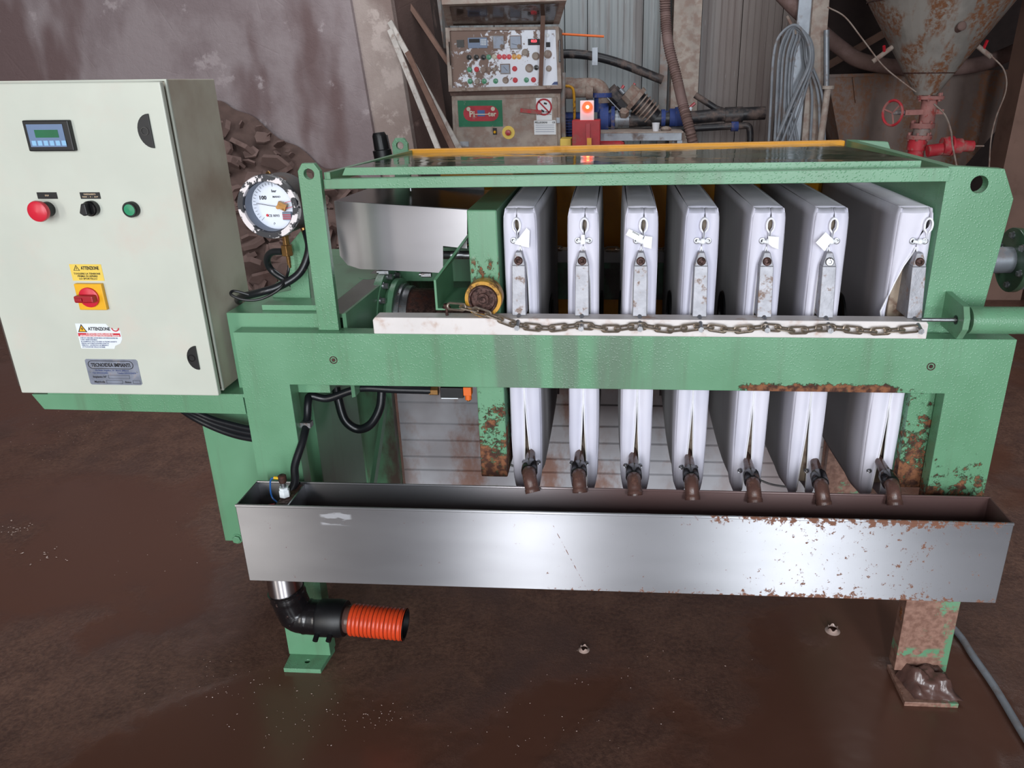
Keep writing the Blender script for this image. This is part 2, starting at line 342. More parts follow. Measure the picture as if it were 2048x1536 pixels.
# ---------------------------------------------------------------- mesh builder
class B:
    def __init__(s): s.v = []; s.f = []; s.sm = []
    def add(s, vs, fs, smooth=False):
        k = len(s.v); s.v += [tuple(v) for v in vs]; s.f += [tuple(i+k for i in f) for f in fs]; s.sm += [smooth]*len(fs); return s
    def box(s, x0, x1, y0, y1, z0, z1, rot=None, piv=None):
        vs = [Vector((x,y,z)) for z in (z0,z1) for y in (y0,y1) for x in (x0,x1)]
        if rot:
            p = Vector(piv) if piv else Vector(((x0+x1)/2,(y0+y1)/2,(z0+z1)/2)); vs = [rot@(v-p)+p for v in vs]
        return s.add(vs, [(0,2,3,1),(4,5,7,6),(0,1,5,4),(2,6,7,3),(0,4,6,2),(1,3,7,5)])
    def hexa(s, a, b):   # two quads (4 points each) joined
        return s.add(list(a)+list(b), [(3,2,1,0),(4,5,6,7),(0,1,5,4),(1,2,6,5),(2,3,7,6),(3,0,4,7)])
    def bar(s, p0, p1, w, h, up=(0,0,1)):
        p0, p1 = Vector(p0), Vector(p1); d = (p1-p0).normalized(); u = Vector(up); r = d.cross(u).normalized(); u = r.cross(d)
        q = lambda p: [p+r*a*w/2+u*b*h/2 for a, b in ((-1,-1),(1,-1),(1,1),(-1,1))]
        return s.hexa(q(p0), q(p1))
    def prism(s, polys, ax, a, b):
        """polys: outline plus optional holes, 2-D points in the plane normal to ax"""
        if not isinstance(polys[0][0], (tuple, list)): polys = [polys]
        def P(p, t): return {'x': (t,p[0],p[1]), 'y': (p[0],t,p[1]), 'z': (p[0],p[1],t)}[ax]
        flat = [p for q in polys for p in q]; n = len(flat)
        tri = tessellate_polygon([[Vector((p[0],p[1],0)) for p in q] for q in polys])
        vs = [P(p,a) for p in flat]+[P(p,b) for p in flat]
        fs = [tuple(t) for t in tri]+[tuple(i+n for i in reversed(t)) for t in tri]
        k = 0
        for q in polys:
            m = len(q)
            for i in range(m): j = (i+1) % m; fs.append((k+i,k+j,k+j+n,k+i+n))
            k += m
        return s.add(vs, fs)
    def tube(s, pts, r, n=10, caps=True, smooth=True, closed=False):
        pts = [Vector(p) for p in pts]; m = len(pts); rings = []; prev = None
        L = [0]
        for i in range(1,m): L.append(L[-1]+(pts[i]-pts[i-1]).length)
        for i, p in enumerate(pts):
            if closed: d = (pts[(i+1)%m]-pts[i-1]).normalized()
            else: d = (pts[min(i+1,m-1)]-pts[max(i-1,0)]).normalized()
            if prev is None:
                u = Vector((0,0,1)) if abs(d.z) < .9 else Vector((1,0,0)); u = (u-d*u.dot(d)).normalized()
            else: u = (prev-d*prev.dot(d)).normalized()
            prev = u; v = d.cross(u); rr = r(L[i]) if callable(r) else (r[i] if isinstance(r,(list,tuple)) else r)
            rings.append([p+(u*cos(2*pi*k/n)+v*sin(2*pi*k/n))*rr for k in range(n)])
        vs = [q for g in rings for q in g]; fs = []
        for i in range(m if closed else m-1):
            for k in range(n):
                a, b = i*n+k, i*n+(k+1)%n; c = ((i+1)%m)*n
                fs.append((a,b,c+(k+1)%n,c+k))
        s.add(vs, fs, smooth)
        if caps and not closed: s.add(rings[0], [tuple(range(n))[::-1]]); s.add(rings[-1], [tuple(range(n))])
        return s
    def cyl(s, p0, p1, r, r1=None, n=20): return s.tube([p0,p1], [r, r if r1 is None else r1], n)
    def lathe(s, o, d, prof, n=24, smooth=True):
        """prof: (distance along d, radius)"""
        o, d = Vector(o), Vector(d).normalized(); u = d.orthogonal().normalized(); v = d.cross(u); vs = []
        for t, r in prof: vs += [o+d*t+(u*cos(2*pi*k/n)+v*sin(2*pi*k/n))*max(r,1e-5) for k in range(n)]
        fs = [(i*n+k, i*n+(k+1)%n, (i+1)*n+(k+1)%n, (i+1)*n+k) for i in range(len(prof)-1) for k in range(n)]
        return s.add(vs, fs, smooth)
    def ball(s, c, rx, ry=None, rz=None, n=14, m=8):
        ry = ry or rx; rz = rz or rx; vs = []; fs = []
        for i in range(m+1):
            a = pi*i/m
            vs += [(c[0]+rx*sin(a)*cos(2*pi*k/n), c[1]+ry*sin(a)*sin(2*pi*k/n), c[2]+rz*cos(a)) for k in range(n)]
        for i in range(m):
            for k in range(n): fs.append((i*n+k,(i+1)*n+k,(i+1)*n+(k+1)%n,i*n+(k+1)%n))
        return s.add(vs, fs, True)
    def grid(s, nu, nv, fn, smooth=True):
        vs = [fn(i/nu, j/nv) for j in range(nv+1) for i in range(nu+1)]
        return s.add(vs, [(j*(nu+1)+i, j*(nu+1)+i+1, (j+1)*(nu+1)+i+1, (j+1)*(nu+1)+i) for j in range(nv) for i in range(nu)], smooth)
    def bolt(s, c, d, r, h=None):
        c, d = Vector(c), Vector(d).normalized(); h = h or r*.8
        s.lathe(c, d, [(0,0),(0,r*1.25),(h*.25,r*1.25),(h*.25,r*.3)], 20, False)
        return s.lathe(c, d, [(h*.25,r),(h,r),(h*1.1,r*.85),(h*1.1,0)], 6, False)
    def mesh(s, name, mat, flip=False):
        me = bpy.data.meshes.new(name); me.from_pydata(s.v, [], s.f)
        me.polygons.foreach_set('use_smooth', s.sm)
        if mat: me.materials.append(M[mat] if isinstance(mat,str) else mat)
        import bmesh
        bm = bmesh.new(); bm.from_mesh(me); bmesh.ops.recalc_face_normals(bm, faces=bm.faces); bm.to_mesh(me); bm.free()
        if any(s.sm): me.set_sharp_from_angle(angle=R(40))
        me.update(); return me
    def build(s, name, mat, parent=None, bevel=0, seg=2, label=None, cat=None, group=None, kind=None, loc=None):
        o = bpy.data.objects.new(name, s.mesh(name, mat)); C.objects.link(o)
        if parent: o.parent = parent
        if loc: o.location = loc
        if bevel:
            b = o.modifiers.new('bevel','BEVEL'); b.width = bevel; b.segments = seg; b.limit_method = 'ANGLE'; b.angle_limit = R(35)
        return tag(o, label, cat, group, kind)
def tag(o, label=None, cat=None, group=None, kind=None):
    for k, v in (('label',label),('category',cat),('group',group),('kind',kind)):
        if v: o[k] = v
    return o
def thing(name, label, cat, group=None, loc=(0,0,0)):
    o = bpy.data.objects.new(name, None); C.objects.link(o); o.location = loc; o.empty_display_size = .05
    return tag(o, label, cat, group)
def text(name, body, size, loc, mat, parent, width=None, ax='c', ext=.0002):
    cu = bpy.data.curves.new(name, 'FONT'); cu.body = body; cu.size = size; cu.extrude = ext
    cu.align_x = 'CENTER' if ax == 'c' else 'LEFT'; cu.align_y = 'CENTER'; cu.resolution_u = 2; cu.offset = size*(.030 if size > .008 else .018)
    t = bpy.data.objects.new(name, cu); me = bpy.data.meshes.new_from_object(t); bpy.data.objects.remove(t)
    me.materials.clear(); me.materials.append(M[mat]); me.name = name
    o = bpy.data.objects.new(name, me); C.objects.link(o); o.parent = parent; o.location = loc; o.rotation_euler = (R(90),0,0)
    if width:
        xs = [v.co.x for v in me.vertices]; k = width/(max(xs)-min(xs)); o.scale = (k,1,1)
    return o
def smooth_path(pts, k=8):
    P = [Vector(p) for p in pts]; P = [P[0]*2-P[1]]+P+[P[-1]*2-P[-2]]; out = []
    for i in range(1,len(P)-2):
        for j in range(k):
            t = j/k; a,b,c,d = P[i-1],P[i],P[i+1],P[i+2]
            out.append(.5*((2*b)+(c-a)*t+(2*a-5*b+4*c-d)*t*t+(3*b-a-3*c+d)*t*t*t))
    out.append(P[-2]); return out
def circ(cx, cz, r, n=20): return [(cx+r*cos(2*pi*i/n), cz+r*sin(2*pi*i/n)) for i in range(n)]
def pp(lst, y): return [at(p[0],p[1],'y', p[2] if len(p) > 2 else y) for p in lst]
def xz(lst, y): return [(q.x,q.z) for q in pp(lst,y)]

# ---------------------------------------------------------------- setting
B().grid(30,30,lambda u,v:(-7+14*u,-9+16*v,0),False).build('floor','floor',kind='structure')
B().box(-7,7,-6,7,4.6,4.7).build('ceiling','ceil',kind='structure')
B().box(-7,-6.9,-6,7,0,4.6).build('wall_left','conc3',kind='structure')
B().box(6.9,7,-6,7,0,4.6).build('wall_right','conc3',kind='structure')
W = B()
a, b = at(700,0,'y',4.2), at(752,300,'y',4.2)
k = (b.x-a.x)/(b.z-a.z)
X = lambda z: a.x+(z-a.z)*k
W.add([(-7,4.2,0),(X(0),4.2,0),(X(4.6),4.2,4.6),(-7,4.2,4.6),(-7,4.6,0),(X(0),4.6,0),(X(4.6),4.6,4.6),(-7,4.6,4.6)],
      [(0,1,2,3),(1,5,6,2),(4,7,6,5),(3,2,6,7)])
W.build('wall_front','conc',kind='structure')
dx = .27
W = B().hexa([(X(0),4.25,0),(X(0)+dx,4.25,0),(X(4.6)+dx,4.25,4.6),(X(4.6),4.25,4.6)],[(X(0),4.9,0),(X(0)+dx+.1,4.9,0),(X(4.6)+dx+.1,4.9,4.6),(X(4.6),4.9,4.6)])
W.build('trim_1','conc2',kind='structure')
W = B().hexa([(X(0)+dx,4.3,0),(X(0)+dx+.22,4.5,0),(X(4.6)+dx+.22,4.5,4.6),(X(4.6)+dx,4.3,4.6)],[(X(0)+dx,5.2,0),(X(0)+dx+.22,5.2,0),(X(4.6)+dx+.22,5.2,4.6),(X(4.6)+dx,5.2,4.6)])
W.build('trim_2','conc3',kind='structure')  # shade on the pier's side is painted as a dark concrete colour
# back wall: ribbed sandwich panels with joints, each panel a piece
wb = B().box(-1.2,6.9,5.16,5.2,0,4.6).build('wall_back','shadewall',kind='structure')
def ribpanel(x0,x1,z0,z1,y):
    prof = []; n = max(2,int((x1-x0)/.045)); 
    for i in range(n):
        u = x0+(x1-x0)*i/n; wdt = (x1-x0)/n
        prof += [(u,y),(u+wdt*.8,y),(u+wdt*.86,y+.004),(u+wdt*.94,y+.004)]
    prof += [(x1,y),(x1,y+.05),(x0,y+.05)]
    return B().prism(prof,'z',z0,z1)
jo = [at(p,100,'y',5.1).x for p in (840,990,1130,1175,1285,1345,1400,1480,1560,1640)]
for x0, x1 in zip(jo[:-1], jo[1:]):
    ribpanel(x0+.003,x1-.003,0,4.6,5.1).build('panel','wallp',wb)
# steel column in front of the back wall
xa, xb = at(1345,100,'y',4.85).x, at(1400,100,'y',4.85).x
B().box(xa,xb,4.85,4.87,0,4.6).box(xa,xb,5.05,5.07,0,4.6).box((xa+xb)/2-.01,(xa+xb)/2+.01,4.86,5.06,0,4.6).build('trim_3',M['dusty_con'],kind='structure')
q0, q1 = at(1322,60,'y',4.9).x, at(1338,60,'y',4.9).x
B().box(q0,q1,4.9,5.0,0,4.6).build('trim_4','dusty_grey',kind='structure')
# brown post at far right
q0 = at(2012,350,'y',3.4).x
B().hexa([(q0-.04,3.4,0),(q0+.24,3.4,0),(q0+.32,3.4,4.6),(q0+.06,3.4,4.6)],[(q0-.04,3.6,0),(q0+.24,3.6,0),(q0+.32,3.6,4.6),(q0+.06,3.6,4.6)]).build('trim_5','postbrown',kind='structure')

# ---------------------------------------------------------------- filter press body
press = thing('filter_press','green painted filter press frame standing in the middle of the wet floor','filter press')
XL,XLI,XRI,XR,ZT,ZB = 0.,.106,1.48,1.6,.862,.744
def portal(y0,y1,name,mat,legmat):
    B().prism([(XL,0.012),(XLI,0.012),(XLI,ZB),(XRI,ZB),(XRI,.36),(XR,.36),(XR,ZT),(XL,ZT)],'y',y0,y1).build(name,mat,press,bevel=.0015)
    B().box(XRI,XR,y0,y1,.03,.36).build('leg',legmat,press,bevel=.0015,label='right leg coated in mud with green paint showing')
portal(0,.038,'front_frame','frame','gleg')
portal(.695,.73,'rear_frame','grear','gleg')
B().prism([[(.005,-.049),(.098,-.049),(.106,.03),(0,.03)],circ(.055,-.022,.0065,12)],'z',0,.012).build('foot_plate','green',press,bevel=.001)
q = at(1808,1412,'z',0); r_ = at(1897,1416,'z',0)
B().box(q.x,XR,q.y,.04,0,.012).build('foot_plate','gleg',press,bevel=.001)
B().box(0,.1,.69,.76,0,.012).build('foot_plate','green',press); B().box(XRI,XR,.69,.76,0,.012).build('foot_plate','green',press)
sl = B()
from mathutils import noise as mno
def lump(u,v):
    x = XRI+.006+(XR-XRI-.012)*u; e = min(1,6*u,6*(1-u)); h = (.036*(1-v)**1.3+.022*sin(pi*v))*e
    n_ = mno.noise(Vector((x*38,v*4,2)))*.5+mno.noise(Vector((x*90,v*9,5)))*.25
    return (x+.02*v+.006*n_,.004-.075*v-.01*n_*v, max(.0125,.0125+h*(1+.6*n_)))
sl.grid(30,24,lump); sl.build('sludge_deposit','sludge',press,label='wet brown sludge heaped on the right foot')
# bolts on the beam
for p in ((667,720),(1862,733)):
    c = at(p[0],p[1],'y',0.0)
    B().lathe(c,(0,-1,0),[(-.001,.0085),(.0008,.0085),(.0008,.0065),(-.004,.0062),(-.004,0)],20).build('bolt_hole','rust',press)
    B().bolt(c+Vector((0,.003,0)),(0,-1,0),.0045).build('bolt','rust',press)
# left end block carrying the cylinder
B().box(-.028,.178,.0385,.60,.71,.893).build('end_block','green',press,bevel=.001)
B().box(-.028,.20,.60,.695,.60,.893).build('end_block_rear','gsm',press)
pv = at(740,553,'z',.893)
bp = [at(p[0],p[1],'z',.893) for p in ((650,640),(684,628),(766,562),(800,530))]
B().prism([(.178,.04),(bp[1].x,max(.04,bp[1].y)),(bp[2].x,bp[2].y),(bp[3].x,bp[3].y),(bp[3].x,.60),(.178,.60)],'z',.884,.893).build('cylinder_bed_plate','gtop',press)
B().lathe((pv.x,pv.y,.8931),(0,0,1),[(0,.028),(.0006,.028),(.0006,.0)],24).build('bed_hole','gsm',press,label='pale green hole through the bed plate')
# posts and lugs at the left, front and rear
def post(y0,y1,rear=False):
    cx = .2; o = [(.178,.893 if rear else .862),(.222,.862),(.222,1.19),(.212,1.205),(.188,1.205),(.178,1.19)]
    B().prism([o,circ(.2,1.192-.0075,.0105,18)],'y',y0,y1).build('lifting_post','green',press,bevel=.001)
post(.02,.035); post(.70,.715,True)
# head at the right: front and rear cheeks with lifting eye, cross plate between
ck = [(1.431,.50),(1.5,.50),(1.545,.90),(1.562,1.13),(1.535,1.186),(1.45,1.191),(1.431,1.191)]
hc = at(1966,371,'y',.03)
for y0,y1 in ((.045,.07),(.70,.725)):
    B().prism([[(x,z) for x,z in ck],circ(hc.x,hc.z,.0165,22)],'y',y0,y1).build('head_cheek','gplate' if y0<.5 else 'green',press,bevel=.0012)
B().box(1.431,1.452,.07,.70,.50,1.191).build('head_plate','green',press,bevel=.001)
# top rails and cover
def toprail(y0,y1):
    B().hexa([(.224,y0,1.154),(1.43,y0,1.165),(1.43,y0,1.190),(.224,y0,1.173)],[(.224,y1,1.154),(1.43,y1,1.165),(1.43,y1,1.190),(.224,y1,1.173)]).build('top_rail','green',press,bevel=.001)
toprail(.03,.05)
B().hexa([(.225,.035,1.165),(.237,.035,1.165),(.237,.035,1.186),(.225,.035,1.186)],[(.222,.70,1.150),(.234,.70,1.150),(.234,.70,1.172),(.222,.70,1.172)]).build('cross_rail','green',press)
B().hexa([(.255,.0665,1.178),(1.385,.0665,1.186),(1.385,.0665,1.1995),(.262,.0665,1.1915)],[(.235,.695,1.150),(1.385,.695,1.170),(1.385,.695,1.183),(.235,.695,1.164)]).build('top_cover','gtop',press)
B().hexa([(.252,.062,1.177),(1.386,.062,1.185),(1.386,.062,1.200),(.260,.062,1.192)],[(.252,.0665,1.177),(1.386,.0665,1.185),(1.386,.0665,1.200),(.260,.0665,1.192)]).build('cover_lip','green',press)
# yellow rear guard
B().hexa([(.222,.70,1.150),(1.422,.70,1.168),(1.422,.70,1.19),(.222,.70,1.173)],[(.222,.735,1.150),(1.422,.735,1.168),(1.422,.735,1.19),(.222,.735,1.173)]).build('guard_rail','yguard',press,bevel=.003)
B().box(.30,1.425,.745,.75,.60,1.155).build('guard_panel','yguard',press)
# guide rails (white) with rear twin
def rail(y0,y1):
    B().prism([(.304,.862),(1.424,.862),(1.424,.892),(1.42,.898),(.309,.898),(.304,.892)],'y',y0,y1).build('guide_rail','white_pe',press,bevel=.002)
rail(-.002,.036); rail(.66,.69)
B().box(.30,1.43,.66,.694,.846,.862).build('rail_bed','grear',press)
# control cabinet bracket
B().prism([tuple((q.x,q.z)) for q in (at(62,789,'y',0),at(88,819,'y',0),at(492,829,'y',0),at(484,789,'y',0))],'y',.001,.012).build('cabinet_bracket','green',press,bevel=.001)
zb_ = at(484,789,'y',0).z
B().box(-.45,0,.002,.16,zb_-.008,zb_).build('bracket_shelf','green',press)
# oil tank below the end block
tk = B().box(-.2,.085,.15,.45,.24,.70); tk.build('oil_tank','gsm',press,bevel=.002)
B().bolt((at(475,1077,'y',.15)),(0,-1,0),.011,.008).build('tank_plug','green',press)
B().box(-.10,-.002,.70,.712,.02,.70).build('rear_side_plate','gsm',press)
B().bar((.09,.46,.20),(.09,.69,.42),.03,.012,(1,0,0)).build('diagonal_brace','gsm',press)
# splash sheet with folded ridges behind the plates
sh = B().box(.112,1.475,.735,.738,.06,.60)
sh.build('splash_sheet','sheet',press)
for i,z in enumerate((.45,.385,.31,.25,.19,.14)):
    B().hexa([(.115,.734,z-.004),(1.473,.734,z-.004),(1.473,.734,z+.004),(.115,.734,z+.004)],[(.115,.728,z-.001),(1.473,.728,z-.001),(1.473,.728,z+.001),(.115,.728,z+.001)]).build('sheet_ridge','sheet',press)
# hydraulic cylinder
AX = (.35,.785)
FX = at(762,600,'y',.33).x
B().lathe((.19,AX[0],AX[1]),(1,0,0),[(0,0),(0,.085),(FX-.19,.10),(FX-.19,0)],32).build('cylinder_cone','gsm',press)
B().lathe((FX,AX[0],AX[1]),(1,0,0),[(0,0),(0,.128),(.020,.128),(.020,0)],40).build('cylinder_flange','green',press,bevel=.001)
B().lathe((FX+.032,AX[0],AX[1]),(1,0,0),[(-.012,.09),(0,.105),(.014,.105),(.014,0)],36).build('cylinder_flange','green',press,bevel=.001)
B().lathe((FX+.046,AX[0],AX[1]),(1,0,0),[(0,0),(0,.092),(.012,.092),(.012,.086),(.03,.086),(.03,0)],36).build('cylinder_neck','zinc',press)
B().lathe((FX+.07,AX[0],AX[1]),(1,0,0),[(0,0),(0,.08),(.503-FX-.07,.08)],36).build('piston_rod','rust',press,label='dark rusty piston rod')
for an in (40,62,84,118):
    c = (FX+.020,AX[0]-.115*cos(R(an)),AX[1]+.115*sin(R(an)))
    B().bolt(c,(1,0,0),.0075,.012).build('bolt','zinc',press)
# gusset from bed plate to flange
g0,g1 = bp[1],bp[2]
B().hexa([(g0.x,g0.y,.893),(g1.x,g1.y,.893),(g1.x,g1.y,.70),(g0.x,g0.y,.70)],[(g0.x+.006,g0.y+.006,.893),(g1.x+.006,g1.y+.006,.893),(g1.x+.006,g1.y+.006,.70),(g0.x+.006,g0.y+.006,.70)]).build('gusset','gsm',press)
B().box(.222,.50,.45,.47,.86,.95).build('rear_gusset','gsm',press)
# horizontal green cylinder on the head's right, with bracket and rod
c0 = at(1935,640,'y',-.02); zc = c0.z
B().cyl((c0.x,-.02,zc),(1.86,-.02,zc),.0265,n=28).build('shaker_cylinder','green',press,bevel=.001)
bx = at(1912,640,'y',-.02).x
B().prism([(-.052,zc-.01),(-.052,zc+.012),(-.04,zc+.033),(.046,zc+.04),(.046,zc-.03),(-.035,zc-.034)],'x',bx,bx+.012).build('cylinder_bracket','green',press,bevel=.001)
B().lathe((bx-.0006,-.02,zc),(-1,0,0),[(0,.009),(.0004,.009),(.0004,0)],16).build('rod_hole','black',press)
B().cyl((1.40,-.02,zc),(bx+.02,-.02,zc),.0042,n=12).build('cylinder_rod','zinc',press)
# flange pipe leaving the head at right
fy = .36; z0 = at(2024,520,'y',fy).z; x0 = at(1990,520,'y',fy).x
B().cyl((1.45,fy,z0),(x0+.045,fy,z0),.031,n=24).build('feed_pipe','galv',press)
B().lathe((x0+.035,fy,z0),(1,0,0),[(0,.03),(0,.076),(.014,.076),(.014,0)],36).build('pipe_flange','gtop',press,bevel=.001)
B().lathe((x0+.05,fy,z0),(1,0,0),[(0,.02),(0,.07),(.016,.07),(.016,0)],36).build('pipe_flange','galv',press,bevel=.001)
for an in (20,80,140,200,260,320):
    B().bolt((x0+.035,fy+.058*cos(R(an)),z0+.058*sin(R(an))),(-1,0,0),.007,.007).build('bolt','zinc',press)

# ---------------------------------------------------------------- stainless cover over the plate shifter
cov = thing('steel_cover','brushed stainless cover with black top left of the green moving plate','cover')
yc = .19
o = xz([(668,402),(934,420),(934,497),(886,492),(886,546),(720,538),(695,530),(680,512),(675,470)],yc)
cv = B().prism(o,'y',yc,yc+.002); cv.build('front_sheet','cover',cov)
z1 = o[0][1]
tp = [(o[0][0],yc+.002,z1),(o[1][0]+.03,yc+.002,o[1][1]),(o[1][0]+.03,.50,o[1][1]),(o[0][0]+.02,.50,z1)]
B().hexa([(a_,b_,c_-.004) for a_,b_,c_ in tp],tp).build('top_sheet','blackdull',cov,label='black top sheet')
B().box(o[0][0]+.01,o[1][0]-.01,.49,.495,.95,z1-.003).build('back_sheet','blackdull',cov)
q = at(822,385,'y',.35); B().cyl((q.x,.35,z1),(q.x,.35,z1+.02),.003).build('stud','zinc',cov)
for p in ((770,545),(855,550),(893,553)):
    q = at(p[0],p[1],'y',yc+.015)
    B().cyl((q.x-.015,yc+.02,q.z),(q.x+.008,yc+.02,q.z),.007,n=6).cyl((q.x-.02,yc+.02,q.z),(q.x-.015,yc+.02,q.z),.004).build('nut','zinc',cov)
q = at(905,510,'y',.26)
B().cyl((q.x-.04,.26,q.z),(.503,.26,q.z),.0095).build('shifter_rod','zinc',cov)
# loose parts above cover: valve/hose seen behind
vb = thing('shifter_valve','black valve block with white fittings behind the stainless cover','valve')
q = at(735,390,'y',.45)
B().box(q.x-.03,q.x+.05,.52,.6,q.z-.05,q.z+.02).build('body','black',vb,bevel=.003)
B().cyl((q.x+.0,.51,q.z-.004),(q.x+.03,.51,q.z-.004),.011,n=6).cyl((q.x+.055,.5,q.z-.015),(q.x+.08,.5,q.z-.015),.012,n=6).build('fitting','wst',vb)

# ---------------------------------------------------------------- moving pressure plate
mp = thing('pressure_plate','thick green moving plate with rusty foot, left of all the white cloths','pressure plate')
B().box(.503,.564,.052,.655,.50,1.109).build('plate_body','gplate',mp,bevel=.003)
pc = []
for rear in (0,1):
    yy = .004 if not rear else .66
    c = (.536,yy,.936)
    B().lathe((.536,yy,.936),(0,1,0),[(0,.026),(0,.0375),(.004,.0385),(.032,.0385),(.036,.0375),(.036,.0)],36).build('roller','amber',mp,label='amber rimmed roller')
    B().lathe((.536,yy-.001,.936),(0,1,0),[(0,0),(0,.012),(.003,.013),(.003,.024),(-.004,.026),(-.004,.029),(.004,.0315)],30).build('roller_hub','rust',mp)
    B().cyl((.536,yy-.006,.936),(.536,yy+.05,.936),.006).build('axle','rust',mp)
# channel arm running back beside the roller
ar = thing('angle_bracket','dark green channel bracket bolted left of the moving plate above the chain start','bracket')
p0 = at(862,560,'y',.03); p1 = at(872,628,'y',.03)
zlo, zhi = .905, p0.z
xa, xb = p1.x, p1.x+.062
B().prism([(xa,zlo),(xb,zlo),(xb,zlo+.004),(xa+.005,zlo+.004),(xa+.005,zhi),(xa,zhi)],'y',.03,.20).build('angle_profile','gsm',ar,bevel=.0008)
B().hexa([(xa-.0005,.03,zhi),(xa+.006,.03,zhi),(xa+.006,.2,zhi),(xa-.0005,.2,zhi)],[(xa+.05,.20,zhi+.07),(xa+.056,.2,zhi+.07),(xa+.056,.206,zhi+.07),(xa+.05,.206,zhi+.07)]).build('brace','gsm',ar)
B().bolt(at(893,612,'y',.015)+Vector((0,0,-.004)),(0,0,1),.007,.008).cyl(at(893,612,'y',.015)+Vector((0,0,-.02)),at(893,612,'y',.015),.003).build('bolt','rust',ar)

# ---------------------------------------------------------------- filter plates in cloths
def interp(t, xs, ys):
    return float(np.interp(t, xs, ys))
gz = [.455,.475,.50,.53,.56,.62,.70,.76,.86,.898,.96,.998,1.03,1.036,1.06,1.068,1.078,1.088,1.094,1.112]
gw = [.012,.010,.009,.008,.0065,.0035,.0010,.0010,.0150,.0160,.0148,.0120,.0006,.0004,.0004,.003,.0055,.003,.0005,.0005]
W_ = [(1003,1075),(1136,1196),(1250,1318),(1367,1445),(1504,1572),(1630,1698),(1798,1867)]
outlets = [((1062,908),(1058,950),(1066,985)),((1158,910),(1158,955),(1160,985)),((1266,915),(1268,962),(1270,990)),
           ((1378,918),(1383,965),(1385,1000)),((1496,925),(1507,972),(1510,1005)),((1630,925),(1643,975),(1648,1010)),((1760,925),(1786,975),(1790,1010))]
lab = ['first from the green moving plate, tag hanging to the right','second from the green moving plate, seen nearly edge-on','third from the green moving plate, tag folded to the left',
       'fourth and middle one, bare eyelets without tag','fifth in the row, small tag below its loop','sixth in the row, with a shiny bolt','last at the right, cloth gaping beside the green head']
ZT_, ZB_ = 1.110, .458; Y0, Y1 = .062, .65
def filter_plate(i):
    xl = at(W_[i][0],430,'y',Y0).x; xr = at(W_[i][1],430,'y',Y0).x; cx = (xl+xr)/2; hw = .033 if i not in (1,) else .031
    rnd = random.Random(i*11+3)
    t = thing('filter_plate','filter plate in white cloth, '+lab[i],'filter plate','cloth covered filter plates on the rails',(cx,Y0,.785))
    def L(b): b.v = [(x-cx,y-Y0,z-.785) for x,y,z in b.v]; return b
    L(B().box(cx-hw+.012,cx+hw-.012,Y0+.02,Y1-.02,ZB_+.03,ZT_-.02)).build('plate_body','pp',t,bevel=.004)
    last = i == 6
    def gap(z): return interp(z,gz,gw)
    def seam(z):
        s0 = interp(z,[.46,.75,.9,1.03,1.06,1.09,1.112],[.0,.0,.0,0,.002,.004,.004])
        if last: s0 = interp(z,[.46,.76,.9,1.03,1.05,1.08,1.112],[.002,.006,.006,.008,.01,.024,.026])
        if i == 0: s0 = interp(z,[.46,.76,.9,1.03,1.05,1.08,1.112],[.004,-.003,.0,-.0,-.002,-.006,-.006])
        return s0
    def hwz(z): return hw*interp(z,[ZB_,.475,.50,.60,1.05,1.09,1.103,ZT_],[.60,.82,.94,1.0,1.0,.98,.93,.86])
    ph = rnd.random()*6
    def flap(side):
        def fn(u,v):
            z = ZB_+(ZT_-ZB_)*v; g = gap(z)
            if last and side < 0 and z < 1.03 and z > .86: g += .035*interp(z,[.86,.898,.95,1.0,1.03],[.4,1,.55,.15,0])
            e = seam(z)+side*g; out = side*hwz(z)
            x = out+(e-out)*u
            y = Y0-.0065*sin(pi*min(1,u*1.15))-.004*u**3*(1 if g > .002 else 0)+.0012*sin(24*z+ph+side)
            zz = z
            if v > .985: y += .012*(v-.985)/.015
            return (cx+x,y,zz)
        return fn
    fr = B()
    fr.grid(10,72,flap(-1)).grid(10,72,flap(1)); 
    # side sheets, slightly wavy, top sheet and back
    for side in (-1,1):
        def sd(u,v,side=side):
            z = ZB_+(ZT_-ZB_)*v; y = Y0+(Y1-Y0)*u
            wv = .007*sin(pi*u)*sin(7*u+3*v+ph)*sin(pi*v)+.004*sin(18*u+ph*2)*sin(pi*min(1,u*4))*(1-v)
            bulge = .003*sin(pi*u)
            return (cx+side*(hwz(z)+bulge)+wv,y,z-.02*(1-v)*sin(pi*u)*.5)
        fr.grid(30,40,sd)
    def tpf(u,v):
        x = -hwz(ZT_)+2*hwz(ZT_)*u; return (cx+x,Y0+(Y1-Y0)*v+(.012 if v == 0 else 0),ZT_+(.004*sin(pi*u)+.002*sin(12*v+ph)*sin(pi*u))*min(1,v*5))
    fr.grid(6,20,tpf)
    fr.grid(4,10,lambda u,v:(cx-hw+2*hw*u,Y1,ZB_+(ZT_-ZB_)*v))
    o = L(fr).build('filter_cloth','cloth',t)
    sm = o.modifiers.new('thickness','SOLIDIFY'); sm.thickness = .0016; sm.offset = 0
    # hems: stitched cords along both flap edges
    for side in (-1,1):
        pts = []
        for k in range(60):
            z = ZB_+.02+(1.034-ZB_-.02)*k/59; f = flap(side)(1,(z-ZB_)/(ZT_-ZB_)); pts.append((f[0],f[1]-.001,f[2]))
        L(B().tube(pts,.0016,6)).build('hem','hem',t)
    # loop at the top of the seam
    lc = Vector((cx+seam(1.078),Y0-.0075,1.078)); pts = []
    for k in range(25):
        a_ = 2*pi*k/24; ra = .0135 if cos(a_) > 0 else .0135+.018*(-cos(a_))**2.2
        pts.append((lc.x+.0075*sin(a_)*(1 if cos(a_) > -.6 else .35),lc.y,lc.z+cos(a_)*ra*.95+.001))
    ring = B(); n = len(pts)-1
    vs = []; 
